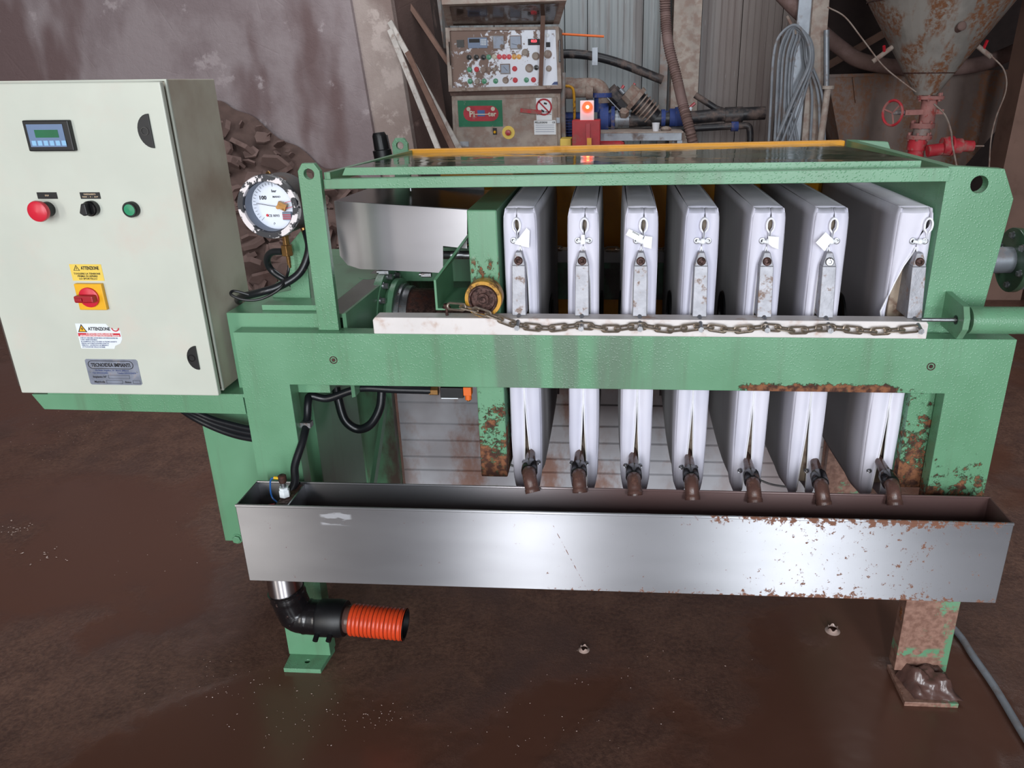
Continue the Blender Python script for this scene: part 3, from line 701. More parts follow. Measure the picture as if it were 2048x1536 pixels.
    for (x_,y_,z_) in pts[:-1]:
        d = Vector((x_-lc.x,0,z_-lc.z)); d = d.normalized()*.0019 if d.length else d
        vs += [(x_-d.x,y_-.003,z_-d.z),(x_+d.x,y_-.003,z_+d.z),(x_+d.x,y_+.012,z_+d.z),(x_-d.x,y_+.012,z_-d.z)]
    fs = []
    for k in range(n):
        a_ = k*4; b_ = ((k+1)%n)*4
        for m_ in range(4): fs.append((a_+m_,a_+(m_+1)%4,b_+(m_+1)%4,b_+m_))
    ring.add(vs,fs,True); L(ring).build('cloth_loop','hem',t)
    # eyelets and tie
    ez = 1.047
    for side in (-1,1):
        ex = cx+seam(ez)+side*.0115
        L(B().lathe((ex,Y0-.0085,ez),(0,-1,0),[(-.002,.0025),(.0012,.0028),(.0016,.0042),(.0010,.0062),(-.002,.0066)],20)).build('eyelet','zinc',t)
        L(B().lathe((ex,Y0-.0082,ez),(0,-1,0),[(0,.0028),(.0002,.0)],12)).build('eyelet_hole','ink',t)
    sx = seam(ez)
    L(B().tube([(cx+sx-.011,Y0-.010,ez),(cx+sx-.004,Y0-.014,ez-.001),(cx+sx+.004,Y0-.014,ez+.001),(cx+sx+.011,Y0-.010,ez)],.0032,8).ball((cx+sx,Y0-.014,ez),.0062,.005,.006)).build('tie','tag',t)
    def tagq(pts2,name='tag'):
        q2 = B().prism([(cx+a_,ez+b_) for a_,b_ in pts2],'y',Y0-.0200,Y0-.0192); return L(q2).build(name,'tag',t)
    if i == 0: tagq([(-.010,-.004),(.016,.028),(.022,.022),(.020,-.012),(.010,-.010)])
    if i == 1: tagq([(-.004,-.006),(-.003,.014),(.004,.014),(.005,-.004)])
    if i == 2: tagq([(-.032,.014),(-.026,.026),(.004,.012),(-.002,-.002)]); tagq([(.002,.0),(.006,.012),(.021,.010),(.020,-.014),(.004,-.010)])
    if i == 4: tagq([(.0,-.004),(-.002,.012),(.019,.010),(.020,-.014),(.008,-.010)])
    if i == 5: tagq([(-.031,-.001),(-.014,.020),(.002,.006),(-.012,-.018)])
    if i == 2:
        tt = text('print','IIIIII',.004,(0,0,0),'ink',t,.014); tt.location = (-.012,Y0-.0202-Y0,ez+.017-.785); tt.rotation_euler = (R(90),R(28),0)
    # cast aluminium handle standing on the guide rail
    hx = cx+(.0 if not last else .012)-(0.001 if i else .002)
    hd = B(); h0,h1,h2 = .8985,1.000,1.026
    hd.hexa([(hx-.0145,.018,h0),(hx+.0145,.018,h0),(hx+.0145,.085,h0),(hx-.0145,.085,h0)],[(hx-.0135,.034,h1),(hx+.0135,.034,h1),(hx+.0135,.085,h1),(hx-.0135,.085,h1)])
    hd.hexa([(hx-.0135,.034,h1),(hx+.0135,.034,h1),(hx+.0135,.085,h1),(hx-.0135,.085,h1)],[(hx-.006,.042,h2),(hx+.006,.042,h2),(hx+.006,.085,h2),(hx-.006,.085,h2)])
    L(hd).build('handle','alu',t,bevel=.0012)
    sh_ = i == 5
    L(B().lathe((hx,.042,1.008),(0,-1,.12),[(-.004,.009),(.006,.009),(.008,.007),(.008,.004),(.006,.003),(.006,0)],16)).build('handle_bolt','zinc' if sh_ else 'rust',t,label=None if not sh_ else 'clean shiny bolt')
    # pin towards the chain
    L(B().cyl((hx,.02,.886+.0125),(hx,-.022,.8845),.0048,n=12).lathe((hx,-.022,.8845),(0,-1,0),[(0,.006),(.003,.006),(.003,.0)],6,False)).build('chain_pin','zinc',t)
    # feed eye ring on both cloth faces
    for side in (-1,1):
        L(B().lathe((cx+side*(hw+.0025),.356,.80),(side,0,0),[(0,.062),(.004,.060),(.005,.048),(.003,.040),(.006,.036),(.006,.022),(-.004,.020),(-.004,0)],36)).build('feed_ring','black',t)
    # outlet pipe and elbow over the trough
    (a_,b_),(c_,d_),(e_,f_) = outlets[i]
    A = at(a_,b_,'y',.052); E_ = at(c_,d_,'y',-.048); T_ = at(e_,f_,'y',-.066); d1 = (E_-A).normalized(); ln_ = (E_-A).length
    L(B().tube([A+Vector((0,.03,.004)),A,A+d1*ln_*.62],[.0085,.0098,.0135],14)).build('outlet_pipe','muck',t)
    L(B().tube([A+d1*ln_*.50,A+d1*ln_*.53,A+d1*ln_*.84,A+d1*ln_*.88],[.0150,.0172,.0178,.0160],18)).build('collar','wetblack',t)
    K1 = A+d1*ln_*.84; dn = (T_-E_).normalized()
    path = smooth_path([K1,E_-d1*.006,E_+dn*.009,E_.lerp(T_,.6),T_],6)
    eb = B(); eb.tube(path,[.0150+.0012*(k > len(path)-5) for k in range(len(path))],18,caps=False)
    eb.tube([T_,T_-dn*.012],[.0158,.0125],18,caps=False); L(eb).build('outlet_elbow','muck',t)
    for side in (-1,1):
        c = (A.x+side*.017+(-.004 if last else 0),.052,A.z-.022)
        L(B().lathe(c,(side*.5,-1,0),[(-.003,.0022),(.001,.0026),(.0016,.004),(0,.0055),(-.003,.0058)],14)).build('eyelet','zinc',t)
    return t, hx
pins = []
for i in range(7):
    t, hx = filter_plate(i); pins.append(hx)

# ---------------------------------------------------------------- chains
def link_mesh():
    pts = []; L_, w_ = .0125,.0065
    for k in range(24):
        a_ = 2*pi*k/24; pts.append((cos(a_)*w_+(L_ if cos(a_) > 0 else -L_), sin(a_)*w_, 0))
    return B().tube(pts,.0024,6,closed=True).mesh('link','chain')
LM = link_mesh()
def chain(t, path, pitch=.0268):
    P = [Vector(p) for p in path]; Ls = [0]
    for a_,b_ in zip(P[:-1],P[1:]): Ls.append(Ls[-1]+(b_-a_).length)
    n = int(Ls[-1]/pitch)
    def pos(s):
        s = min(max(s,0),Ls[-1])
        for k in range(len(P)-1):
            if s <= Ls[k+1]+1e-9: return P[k].lerp(P[k+1],(s-Ls[k])/(Ls[k+1]-Ls[k]))
        return P[-1]
    for k in range(n):
        s = (k+.5)*pitch; a_,b_ = pos(s-pitch*.5),pos(s+pitch*.5); d = (b_-a_).normalized()
        o = bpy.data.objects.new('link',LM); C.objects.link(o); o.parent = t; o.location = (a_+b_)/2
        o.rotation_euler = d.to_track_quat('X','Z').to_euler()
        o.rotation_mode = 'XYZ'
        roll = (R(80) if k%2 == 0 else R(12))+random.uniform(-.15,.15)
        o.rotation_euler = (d.to_track_quat('X','Z')@__import__('mathutils').Quaternion((1,0,0),roll)).to_euler()
ch = thing('chain','long rusty steel chain draped along the front white rail past every handle','chain')
cs = at(900,612,'y',-.008)
path = [cs,at(935,616,'y',-.012),at(985,632,'y',-.014)]
for i,hx in enumerate(pins):
    path.append((hx,-.012,.8875)); 
    if i < 6: path.append(((hx+pins[i+1])/2,-.012,.8805))
path.append((pins[-1]+.012,-.016,.8885))
chain(ch, smooth_path(path,5))
ch2 = thing('chain','rear chain lying on the far white rail behind the cloths','chain')
chain(ch2,[(.57,.655,.905),(.8,.652,.903),(1.1,.652,.903),(1.42,.652,.905)])

# ---------------------------------------------------------------- trough
tr = thing('drip_trough','long stainless drip trough hung across the front below the plate outlets','trough')
x0,x1,ya,yb,za,zt = .021,1.587,-.151,-.046,.346,.534; th = .0025
t_ = B()
t_.box(x0,x1,ya,ya+th,za,zt).build('front_wall','steel',tr,bevel=.0012)
B().box(x0,x1,yb-th,yb,za,zt).build('rear_wall','steel_in',tr,bevel=.0008)
B().box(x0,x0+th,ya+th,yb-th,za,zt-.001).build('end_wall','steel_in',tr)
B().box(x1-th,x1,ya+th,yb-th,za,zt-.001).build('end_wall','steel_in',tr)
B().box(x0+th,x1-th,ya+th,yb-th,za,za+.003).build('bottom','steel_in',tr)
B().cyl((x0,ya+.0022,zt-.0022),(x1,ya+.0022,zt-.0022),.0034,n=10).build('rim','steel',tr)
B().cyl((x0,yb-.0022,zt-.0022),(x1,yb-.0022,zt-.0022),.0026,n=10).build('rim','steel_in',tr)
B().box(x0+.004,x1-.004,ya+.004,yb-.004,.44,.442).build('brown_water','floor' and 'sludge',tr,label='brown water lying in the trough')
dvx = at(610,975,'y',yb).x
B().box(dvx-.0015,dvx+.0015,ya+th,yb-th,za,zt-.006).build('divider','steel_in',tr)
B().box(dvx-.028,dvx-.0015,ya+th,yb-th,zt-.010,zt-.007).build('bracket_strip','rust',tr,label='rusty strip bridging the left compartment')
# small flow sensor on the bracket
sn = thing('level_sensor','small white plastic level sensor with blue wire at the trough left end','sensor')
s0 = at(570,990,'y',-.10); sx_, sz_ = s0.x, zt-.006
B().lathe((sx_,-.10,sz_),(0,0,1),[(0,0),(0,.0115),(.016,.0115),(.016,.009),(.022,.0105),(.022,0)],6,False).build('hex_body','wst',sn,bevel=.0008)
B().lathe((sx_,-.10,sz_+.022),(0,0,1),[(0,0),(0,.0055),(.012,.0055),(.012,0)],16).build('stem','zinc',sn)
B().lathe((sx_,-.10,sz_+.033),(0,0,1),[(0,0),(0,.0072),(.004,.0085),(.016,.0085),(.018,.006),(.018,0)],16).build('cap','rust',sn)
B().tube([(sx_-.006,-.10,sz_+.043),(sx_-.018,-.10,sz_+.044)],.0032,10).build('yellow_lug','ylw_w',sn)
wp = smooth_path([(sx_-.018,-.10,sz_+.044),(sx_-.026,-.10,sz_+.038),(sx_-.030,-.10,sz_+.015),(sx_-.029,-.10,sz_-.004),(sx_-.018,-.105,sz_-.012),(sx_-.014,-.11,sz_-.012)],6)
B().tube(wp,.0018,8).build('wire','wire_b',sn)
B().tube([(sx_-.034,-.125,sz_-.012),(sx_-.016,-.12,sz_-.010)],.0035,8).build('red_lug','red',sn)
# drain
dr = thing('trough_drain','black drain elbow with cut orange ribbed hose under the trough left end','drain')
da = at(572,1180,'y',-.10); dxx = da.x
B().lathe((dxx,-.10,za+.0),(0,0,-1),[(0,.037),(.062,.037),(.062,.034),(0,.034)],32).build('steel_stub','cover',dr)
e1 = at(700,1237,'y',-.10); zdr = e1.z
pe = smooth_path([(dxx,-.10,za-.058),(dxx+.003,-.10,za-.075),(dxx+.016,-.10,zdr+.012),(dxx+.04,-.10,zdr+.002),(dxx+.075,-.10,zdr)],6)
B().tube(pe,[.039+.0015*(k%6==0) for k in range(len(pe))],28).build('elbow','wetblack',dr)
B().lathe((dxx+.068,-.10,zdr),(1,0,0),[(0,0),(0,.040),(.006,.0425),(.05,.0425),(.056,.040),(.062,.040),(.062,0)],32).build('coupling','black',dr,bevel=.001)
for xx in (.074,.104):
    B().cyl((dxx+xx,-.137,zdr-.016),(dxx+xx,-.152,zdr-.022),.006,n=12).build('coupling_stud','black',dr)
h0 = Vector((dxx+.128,-.10,zdr-.001)); hd_ = (at(826,1248,'y',-.10)-at(715,1237,'y',-.10)); ln = hd_.length; hd_ = hd_.normalized()
B().tube([h0+hd_*.0,h0+hd_*.022],[.030,.033],24).build('hose_neck','muck',dr)
B().lathe(h0+hd_*.014,hd_,[(k*.0012,.0335+.0030*(abs(sin(pi*k*.0012/.0092))**.6)) for k in range(int((ln-.002)/.0012))],28).build('ribbed_hose','ohose',dr)
nn = int((ln-.006)/.0092)
for k in range(nn):
    B().lathe(h0+hd_*(.014+.0092*(k+1)),hd_,[(-.0012,.0338),(0,.0350),(.0012,.0338)],28).build('hose_groove','obelly',dr)
B().lathe(h0+hd_*(ln+.0115),hd_,[(0,.035),(0,.030),(-.05,.0295),(-.05,0)],28).build('hose_mouth','black',dr)

# ---------------------------------------------------------------- control cabinet
cb = thing('control_cabinet','cream metal control cabinet with buttons and display left of the press','cabinet')
zcb, zct = .731,1.362; xr_ = -.041; xl_ = -.500
B().box(xl_,xr_,.0,.18,zcb,zct).build('body','cabside',cb,bevel=.002)
B().box(xl_+.012,xr_-.012,-.026,.002,zcb+.012,zct-.010).build('gasket','gasket',cb)
B().prism([[(xl_,zcb),(xr_+.001,zcb),(xr_+.001,zct),(xl_,zct)],[(xl_+.012,zcb+.012),(xl_+.012,zct-.012),(xr_-.0035,zct-.004),(xr_-.0035,zcb+.004)]],'y',-.006,.0).build('body_lip','cream',cb,bevel=.001)
yd = -.035
dl, drr = at(43,786,'y',yd).x, at(437,789,'y',yd).x
dzt = at(314,163,'y',yd).z; dzb = at(240,789,'y',yd).z
B().box(dl,drr,yd,-.022,dzb,dzt).build('door','cream',cb,bevel=.0025)
D = lambda px,py,d=0: Vector((at(px,py,'y',yd-d).x, yd, at(px,py,'y',yd-d).z))
c = D(104,271); hm = B().box(c.x-.045,c.x+.045,yd-.011,yd,c.z-.028,c.z+.028).build('operator_panel','black',cb,bevel=.002)
B().box(c.x-.038,c.x+.033,yd-.0118,yd-.011,c.z-.020,c.z+.021).build('membrane','hmi',hm)
B().box(c.x-.024,c.x+.022,yd-.0124,yd-.0115,c.z-.003,c.z+.011).build('screen','lcd',hm)
for k in range(6):
    xk = c.x-.034+k*.0118; B().box(xk,xk+.0085,yd-.0126,yd-.0118,c.z-.0175,c.z-.0085).build('key','hkey',hm)
def halfmoon(p,sc=1):
    c = D(*p); pts = [(c.x+.012*sc+.0*0,c.z+.030*sc*cos(a_)) if 0 else (c.x+.010-sc*.026*sin(a_),c.z+.031*sc*cos(a_)) for a_ in [pi*k/14 for k in range(15)]]
    o = B().prism(pts,'y',yd-.004,yd).build('latch','black',cb,bevel=.0018)
    B().lathe((c.x-.002,yd-.004,c.z),(0,-1,0),[(0,.008),(.001,.008),(.001,.006),(-.001,.0055),(-.001,0)],16).build('latch_key','blackdull',o)
halfmoon((294,262)); halfmoon((387,715),.85)
def legend(p,w_,h_,lines):
    c = D(*p); o = B().box(c.x-w_/2,c.x+w_/2,yd-.0015,yd,c.z-h_/2,c.z+h_/2).build('legend_plate','black',cb)
    for s_,dz,size,wd in lines: text('lettering',s_,size,(c.x,yd-.0017,c.z+dz),'inkw',o,wd)
legend((95,391),.040,.0125,[('STOP',0,.004,.008)])
legend((181,391),.040,.0125,[('FUNZIONAMENTO',.0025,.004,.024),('MAN  -  0  -  AUT',-.0025,.0035,.032)])
c = D(97,418); st = B().lathe((c.x,yd,c.z),(0,-1,0),[(0,.0145),(.020,.0145),(.020,0)],24).build('emergency_stop','black',cb)
B().lathe((c.x,yd-.018,c.z),(0,-1,0),[(0,.012),(.004,.019),(.010,.0205),(.014,.0195),(.017,.014),(.018,0)],30).build('mushroom_head','red',st,label='red mushroom button')
c = D(186,416); st = B().lathe((c.x,yd,c.z),(0,-1,0),[(0,.0148),(.011,.0148),(.013,.013),(.013,0)],24).build('selector_switch','blackdull',cb)
B().prism([(c.x-.012,c.z-.006),(c.x-.004,c.z-.012),(c.x+.004,c.z-.010),(c.x+.003,c.z+.012),(c.x-.005,c.z+.012)],'y',yd-.026,yd-.012).build('knob','black',st,bevel=.002)
c = D(266,418); st = B().lathe((c.x,yd,c.z),(0,-1,0),[(0,.015),(.011,.015),(.013,.0135),(.013,.0115),(.011,.011),(.011,0)],24).build('push_button','black',cb)
B().lathe((c.x,yd-.011,c.z),(0,-1,0),[(0,.0112),(.0015,.0108),(.002,0)],24).build('button_cap','gbtn',st,label='green button cap')
# yellow warning sticker
q = [D(137,528),D(204,528),D(211,562),D(144,562)]
xc = (D(174,545).x); zc_ = D(174,545).z
sk = B().box(xc-.0335,xc+.0335,yd-.0006,yd,zc_-.017,zc_+.017).build('warning_sticker','yelst',cb)
text('lettering','ATTENZIONE',.0095,(xc+.0085,yd-.0008,zc_+.009),'ink',sk,.038)
for k,s_ in enumerate(('TOGLIERE LA TENSIONE','PRIMA DI APRIRE','LO SPORTELLO')):
    text('lettering',s_,.0052,(xc,yd-.0008,zc_-.0025-.0052*k),'ink',sk,[.056,.042,.038][k])
def tri(cx_,cz_,s_,par,fill,d=0):
    o3 = [(cx_-s_,cz_-s_*.75),(cx_+s_,cz_-s_*.75),(cx_,cz_+s_)]
    i3 = [(cx_-s_*.72,cz_-s_*.6),(cx_+s_*.72,cz_-s_*.6),(cx_,cz_+s_*.66)]
    B().prism([o3,i3],'y',yd-.0009-d,yd-.0006).build('triangle','ink',par)
    if fill: B().prism(i3,'y',yd-.0008-d,yd-.0006).build('triangle_fill','yel',par)
    B().prism([(cx_+.1*s_,cz_+.4*s_),(cx_-.22*s_,cz_-.12*s_),(cx_,cz_-.08*s_),(cx_-.06*s_,cz_-.5*s_),(cx_+.24*s_,cz_+.05*s_),(cx_+.02*s_,cz_+.02*s_)],'y',yd-.0011-d,yd-.0008).build('flash','ink',par)
tri(xc-.020,zc_+.009,.0068,sk,False)
# main isolator
c = D(186,592); iso = B().box(c.x-.029,c.x+.029,yd-.009,yd,c.z-.0275,c.z+.0275).build('main_switch','yel',cb,bevel=.0015)
B().lathe((c.x-.001,yd-.009,c.z),(0,-1,0),[(0,.0205),(.004,.0205),(.005,.019),(.005,0)],30).build('switch_disc','red',iso)
B().box(c.x-.0225,c.x+.018,yd-.028,yd-.012,c.z-.0078,c.z+.0068).build('switch_grip','redd',iso,bevel=.003)
B().box(c.x-.019,c.x-.004,yd-.031,yd-.027,c.z-.004,c.z+.003).build('grip_lock','redd',iso,bevel=.001)
# torn white sticker
xc = D(201,672).x; zc_ = D(201,672).z
sk = B().prism([(xc-.0485,zc_+.027),(xc+.018,zc_+.027),(xc+.022,zc_+.021),(xc+.026,zc_+.017),(xc+.046,zc_+.012),(xc+.046,zc_-.006),(xc+.040,zc_-.016),(xc+.028,zc_-.021),(xc+.024,zc_-.028),(xc-.0485,zc_-.028)],'y',yd-.0005,yd).build('torn_sticker','wst',cb)
text('lettering','ATTENZIONE',.010,(xc+.001,yd-.0007,zc_+.0155),'ink',sk,.048)
tri(xc-.036,zc_+.016,.010,sk,True)
B().box(xc-.0475,xc+.044,yd-.0007,yd-.0005,zc_-.001,zc_+.0065).build('red_band','redst',sk)
text('lettering','E VIETATO ESEGUIRE LAVORI SU',.0042,(xc,yd-.0009,zc_+.0045),'wht',sk,.058)
text('lettering','APPARECCHIATURE ELETTRICHE SOTTO TENSIONE',.0042,(xc-.001,yd-.0009,zc_+.001),'wht',sk,.086)
for k,(s_,wd) in enumerate((('E VIETATO ESEGUIRE LAVORI SENZA AUTORIZZAZIONE DEL',.082),('CAPO RESPONSABILE',.036),('SI CONSENTE IL SOLO ACCESSO AI TECNICI ADDETTI',.078),('PREVIA AUTORIZZAZIONE SCRITTA',.06),('PERICOLO - LAVORI SOLO AD IMPIANTO',.058),('ATTUAZIONE DELLE NORME',.05))):
    text('lettering',s_,.0036,(xc-.045+wd/2,yd-.0007,zc_-.0045-.0040*k),'inkb',sk,wd)
B().prism([(xc+.036+.0085*cos(a_),zc_+.018+.008*sin(a_)) for a_ in [pi+pi*k/12 for k in range(13)]]+[(xc+.036+.0060*cos(a_),zc_+.018+.0055*sin(a_)) for a_ in [2*pi-pi*k/12 for k in range(13)]],'y',yd-.0007,yd-.0004).build('red_arc','redst',sk)
# maker's plate
c = D(229,744); npl = B().prism([(c.x-.056,c.z-.029),(c.x+.053,c.z-.029),(c.x+.056,c.z-.026),(c.x+.056,c.z+.026),(c.x+.053,c.z+.029),(c.x-.056,c.z+.029),(c.x-.059,c.z+.026),(c.x-.059,c.z-.026)],'y',yd-.0012,yd).build('maker_plate','nplate',cb)
def stad(cx_,cz_,w_,h_,n=8): return [(cx_+(w_-h_)*(1 if k<=n else -1)+h_*sin(pi*k/n) if 0 else cx_+(w_-h_)*(1 if k<=n else -1)+h_*cos(-pi/2+pi*k/n if k<=n else pi/2+pi*(k-n-1)/n),cz_+h_*sin(-pi/2+pi*k/n if k<=n else pi/2+pi*(k-n-1)/n)) for k in range(2*n+2)]
B().prism([stad(c.x-.004,c.z+.0165,.050,.0095),stad(c.x-.004,c.z+.0165,.0485,.0082)],'y',yd-.0015,yd-.0012).build('name_border','ink',npl)
text('lettering','TECNOIDEA IMPIANTI',.0115,(c.x-.004,yd-.0014,c.z+.0158),'ink',npl,.086)
text('lettering','Via Beato Angelico, 10 - Monza (Milano)',.0045,(c.x-.004,yd-.0014,c.z+.0038),'inkb',npl,.074)
text('lettering','Tel. 039/3322083               Telefax 039/3320470',.0045,(c.x,yd-.0014,c.z-.0022),'inkb',npl,.096)
text('lettering','Impianto N\u00b0',.0065,(c.x-.034,yd-.0014,c.z-.011),'ink',npl,.030)
text('lettering','Matricola',.0065,(c.x-.037,yd-.0014,c.z-.0225),'ink',npl,.023)
text('lettering','Anno',.0065,(c.x+.026,yd-.0014,c.z-.0225),'ink',npl,.014)
def fr(x0_,x1_,z0_,z1_):
    B().prism([[(x0_,z0_),(x1_,z0_),(x1_,z1_),(x0_,z1_)],[(x0_+.0005,z0_+.0005),(x1_-.0005,z0_+.0005),(x1_-.0005,z1_-.0005),(x0_+.0005,z1_-.0005)]],'y',yd-.0015,yd-.0012).build('entry_box','ink',npl)
fr(c.x-.015,c.x+.032,c.z-.0145,c.z-.0065); fr(c.x-.022,c.x+.014,c.z-.0262,c.z-.0182); fr(c.x+.037,c.x+.053,c.z-.0262,c.z-.0182)
for sx2 in (-.053,.051): B().ball((c.x+sx2,yd-.0012,c.z+.001),.0018,.001,.0018,8,5).build('rivet','zinc',npl)

# ---------------------------------------------------------------- gauge
ga = thing('pressure_gauge','round pressure gauge with worn black and white rim beside the cabinet','gauge')
gc = Vector((.0935,.055,1.1155)); gd = Vector((.02,1,-.02)).normalized()
B().lathe(gc,gd,[(.006,.054),(.012,.0625),(.075,.0625),(.08,.058),(.08,0)],40).build('case','gbody',ga)
B().lathe(gc,gd,[(.014,.062),(.006,.0655),(0,.0655),(-.006,.0635),(-.006,.0525),(.0,.0505),(.030,.0505),(.030,.052)],48).build('bezel','bezel',ga)
B().lathe(gc,gd,[(-.001,.0503),(.030,.0498)],40).build('inner_wall','gin',ga)
dial = B().lathe(gc,gd,[(.0290,.0500),(.0290,0)],40).build('dial','dial',ga)
def dl_(u,v,d=.0285): return Vector((gc.x+u,gc.y+d,gc.z+v))
for k in range(31):
    an = R(225-9*k); r0,r1 = (.037,.046) if k%5 == 0 else (.041,.046)
    p,q = dl_(r0*cos(an),r0*sin(an)),dl_(r1*cos(an),r1*sin(an)); B().bar(p,q,.0005,.0007,(0,1,0)).build('tick','ink',dial)
B().bar(dl_(.012,-.004,.022),dl_(-.036,.004,.022),.0008,.0014,(0,1,0)).build('needle','ink',ga)
B().lathe(dl_(.010,-.004,.018),(0,1,0),[(0,0),(0,.004),(.006,.004)],16).build('needle_hub','brass',ga)
B().box(gc.x+.012,gc.x+.03,gc.y+.012,gc.y+.022,gc.z-.008,gc.z+.006,Matrix.Rotation(R(25),3,'Y')).build('contact_block','brass',ga)
for dz in (.006,-.006): B().bar(dl_(.028,dz,.016),dl_(.044,dz+.004,.016),.001,.003,(0,1,0)).build('contact_arm','redst',ga)
B().box(gc.x+.018,gc.x+.036,gc.y+.018,gc.y+.026,gc.z-.030,gc.z-.014).build('contact_window','gin',ga)
for k in range(3): B().box(gc.x+.018,gc.x+.036,gc.y+.017,gc.y+.018,gc.z-.028+.004*k,gc.z-.0265+.004*k).build('red_stripe','redst',ga)
text('lettering','100',.011,dl_(-.024,.014),'ink',dial); text('lettering','bar',.008,dl_(.002,.028),'ink',dial)
text('lettering','MANO',.0055,dl_(.006,.016),'ink',dial); text('lettering','0',.008,dl_(-.006,-.040),'ink',dial)
text('lettering','CE 0093',.007,dl_(-.005,-.023,.0283),'ink',dial)
B().lathe(dl_(-.019,-.022,.0287),(0,-1,0),[(0,.003),(.0003,.003),(.0003,0)],12).build('red_dot','redst',dial)
g = at(574,497,'y',.085)
B().lathe((g.x,.085,g.z+.030),(0,0,-1),[(0,0),(0,.0075),(.022,.0075),(.022,.0125),(.045,.0125),(.045,.005),(.072,.004),(.072,0)],6,False).build('brass_fitting','brass',ga,bevel=.0008)
B().lathe(dl_(.0,.064,.02),(0,.2,1),[(0,.006),(.004,.004),(.006,0)],10).build('vent_plug','brass',ga)
# green stand of the gauge
gs = thing('gauge_stand','narrow green upright bracket holding up the pressure gauge','bracket')
o = xz([(570,500),(607,455),(625,640),(550,640),(545,588),(582,580)],.12)
B().prism(o,'y',.12,.126).build('upright','green',gs,bevel=.001)
B().box(at(545,588,'y',.12).x,.178,.06,.12,.893,.905).build('base','green',gs,bevel=.001)

# ---------------------------------------------------------------- hoses around the gauge and cabinet
def hose(name,pts,r,mat,label,cat='hose',n=12,k=8,group=None):
    return B().tube(smooth_path(pts,k),r,n).build(name,mat,label=label,cat=cat,group=group)
hose('hydraulic_hose',[(at(612,462,'y',.12)),at(618,500,'y',.1),at(600,545,'y',.08),at(560,572,'y',.06),at(520,585,'y',.05),at(480,596,'y',.08),at(478,610,'y',.2)],.0085,'dark','thick black hose curling from gauge back down to the green block')
hose('hydraulic_hose',[at(566,503,'y',.09),at(543,505,'y',.10),at(534,520,'y',.11),at(543,540,'y',.12),at(570,560,'y',.12),at(590,572,'y',.15)],.0075,'dark','short black hose bent left of the brass gauge fitting')
hose('electric_cable',[at(578,520,'y',.085),at(576,545,'y',.08),at(562,575,'y',.05),at(525,597,'y',.04),at(490,600,'y',.03),at(463,590,'y',.03),at(468,582,'y',.04),at(500,590,'y',.05)],.003,'black','thin black cable looping below the pressure gauge','cable',8)
q = at(606,455,'y',.12); B().cyl(q,at(613,475,'y',.12),.006).build('hose_fitting','brass',label='small brass hose end beside the gauge',cat='fitting')
for k,(dy,dd,lb) in enumerate(((0,0,'lowest of the black hoses curving under the cabinet bracket'),(-10,.03,'middle of the black hoses curving under the cabinet bracket'),(-19,.06,'uppermost of the black hoses curving under the cabinet bracket'))):
    hose('hydraulic_hose',[at(355-5*k,812,'y',.13),at(385,833+dy*.6,'y',.11),at(425,853+dy*.8,'y',.10),at(465,868+dy,'y',.09),at(500,876+dy,'y',.08),at(540,880+dy,'y',.07)],.0085-.001*(k>0),'dark',lb)
hose('hydraulic_hose',[(.085,-.095,.50),at(588,970,'y',-.06),at(590,930,'y',-.035),at(606,880,'y',.0),at(614,840,'y',.04),at(616,805,'y',.06),at(622,792,'y',.075),at(655,797,'y',.08),at(700,782,'y',.08),at(730,776,'y',.08),at(790,779,'y',.08),at(862,781,'y',.08)],.0088,'dark','long black hose from trough up inside the left leg and along the beam')
hose('hydraulic_hose',[at(672,775,'y',.28),at(677,800,'y',.27),at(690,840,'y',.26),at(716,858,'y',.26),at(742,848,'y',.26),at(760,815,'y',.27),at(764,775,'y',.28)],.0115,'dark','black hose hanging in a u loop under the beam')
q = at(612,848,'y',.03); B().box(q.x-.013,q.x+.013,q.y-.009,q.y+.009,q.z-.006,q.z+.006).build('hose_clamp','zinc',label='zinc clamp around the black hose on left leg',cat='clamp')
cn = thing('limit_switch','black switch body with orange plug hanging under the front beam','switch')
q = at(905,783,'y',.08)
B().box(q.x-.026,q.x+.026,.07,.095,q.z-.012,q.z+.012).build('body','black',cn,bevel=.001)
B().box(q.x-.024,q.x+.014,.069,.0705,q.z-.0135,q.z-.0115).build('edge_strip','wst',cn)
qq = at(866,783,'y',.08); B().cyl((qq.x-.008,.082,q.z),(qq.x+.012,.082,q.z),.0105,n=6).build('gland','brass',cn)
q = at(936,782,'y',.08)
B().box(q.x-.009,q.x+.009,.07,.09,q.z-.008,q.z+.012).cyl((q.x,.08,q.z-.02),(q.x,.08,q.z-.006),.0075).build('orange_plug','orange',cn,bevel=.001)
B().cyl((q.x,.08,q.z-.024),(q.x,.08,q.z-.019),.004).build('plug_pin','brass',cn)
hose('signal_cable',[at(1015,915,'y',.3),at(1022,930,'y',.28),at(1045,933,'y',.26),at(1070,925,'y',.3)],.003,'wst','thin white cable under the moving plate','cable',8)
hose('signal_cable',[at(1500,950,'y',.35),at(1540,968,'y',.30),at(1590,976,'y',.28)],.003,'wst','thin white cable between the fifth and sixth plates','cable',8)
bc = thing('breather_cap','black ribbed breather cap at rear left corner of the press','cap')
q = at(766,300,'y',.72); q2 = at(763,266,'y',.72)
B().lathe(q-Vector((0,0,.03)),(-.1,0,1),[(0,0),(0,.026),(.03,.026),(.032,.021),(.07,.0195),(.078,.016),(.078,0)],24).build('cap_body','black',bc)
for k in range(10):
    a_ = 2*pi*k/10; B().bar(q+Vector((.0205*cos(a_),.0205*sin(a_),.003)),q+Vector((.0195*cos(a_)-.004,.0195*sin(a_),.040)),.002,.003,(cos(a_),sin(a_),0)).build('rib','black',bc)

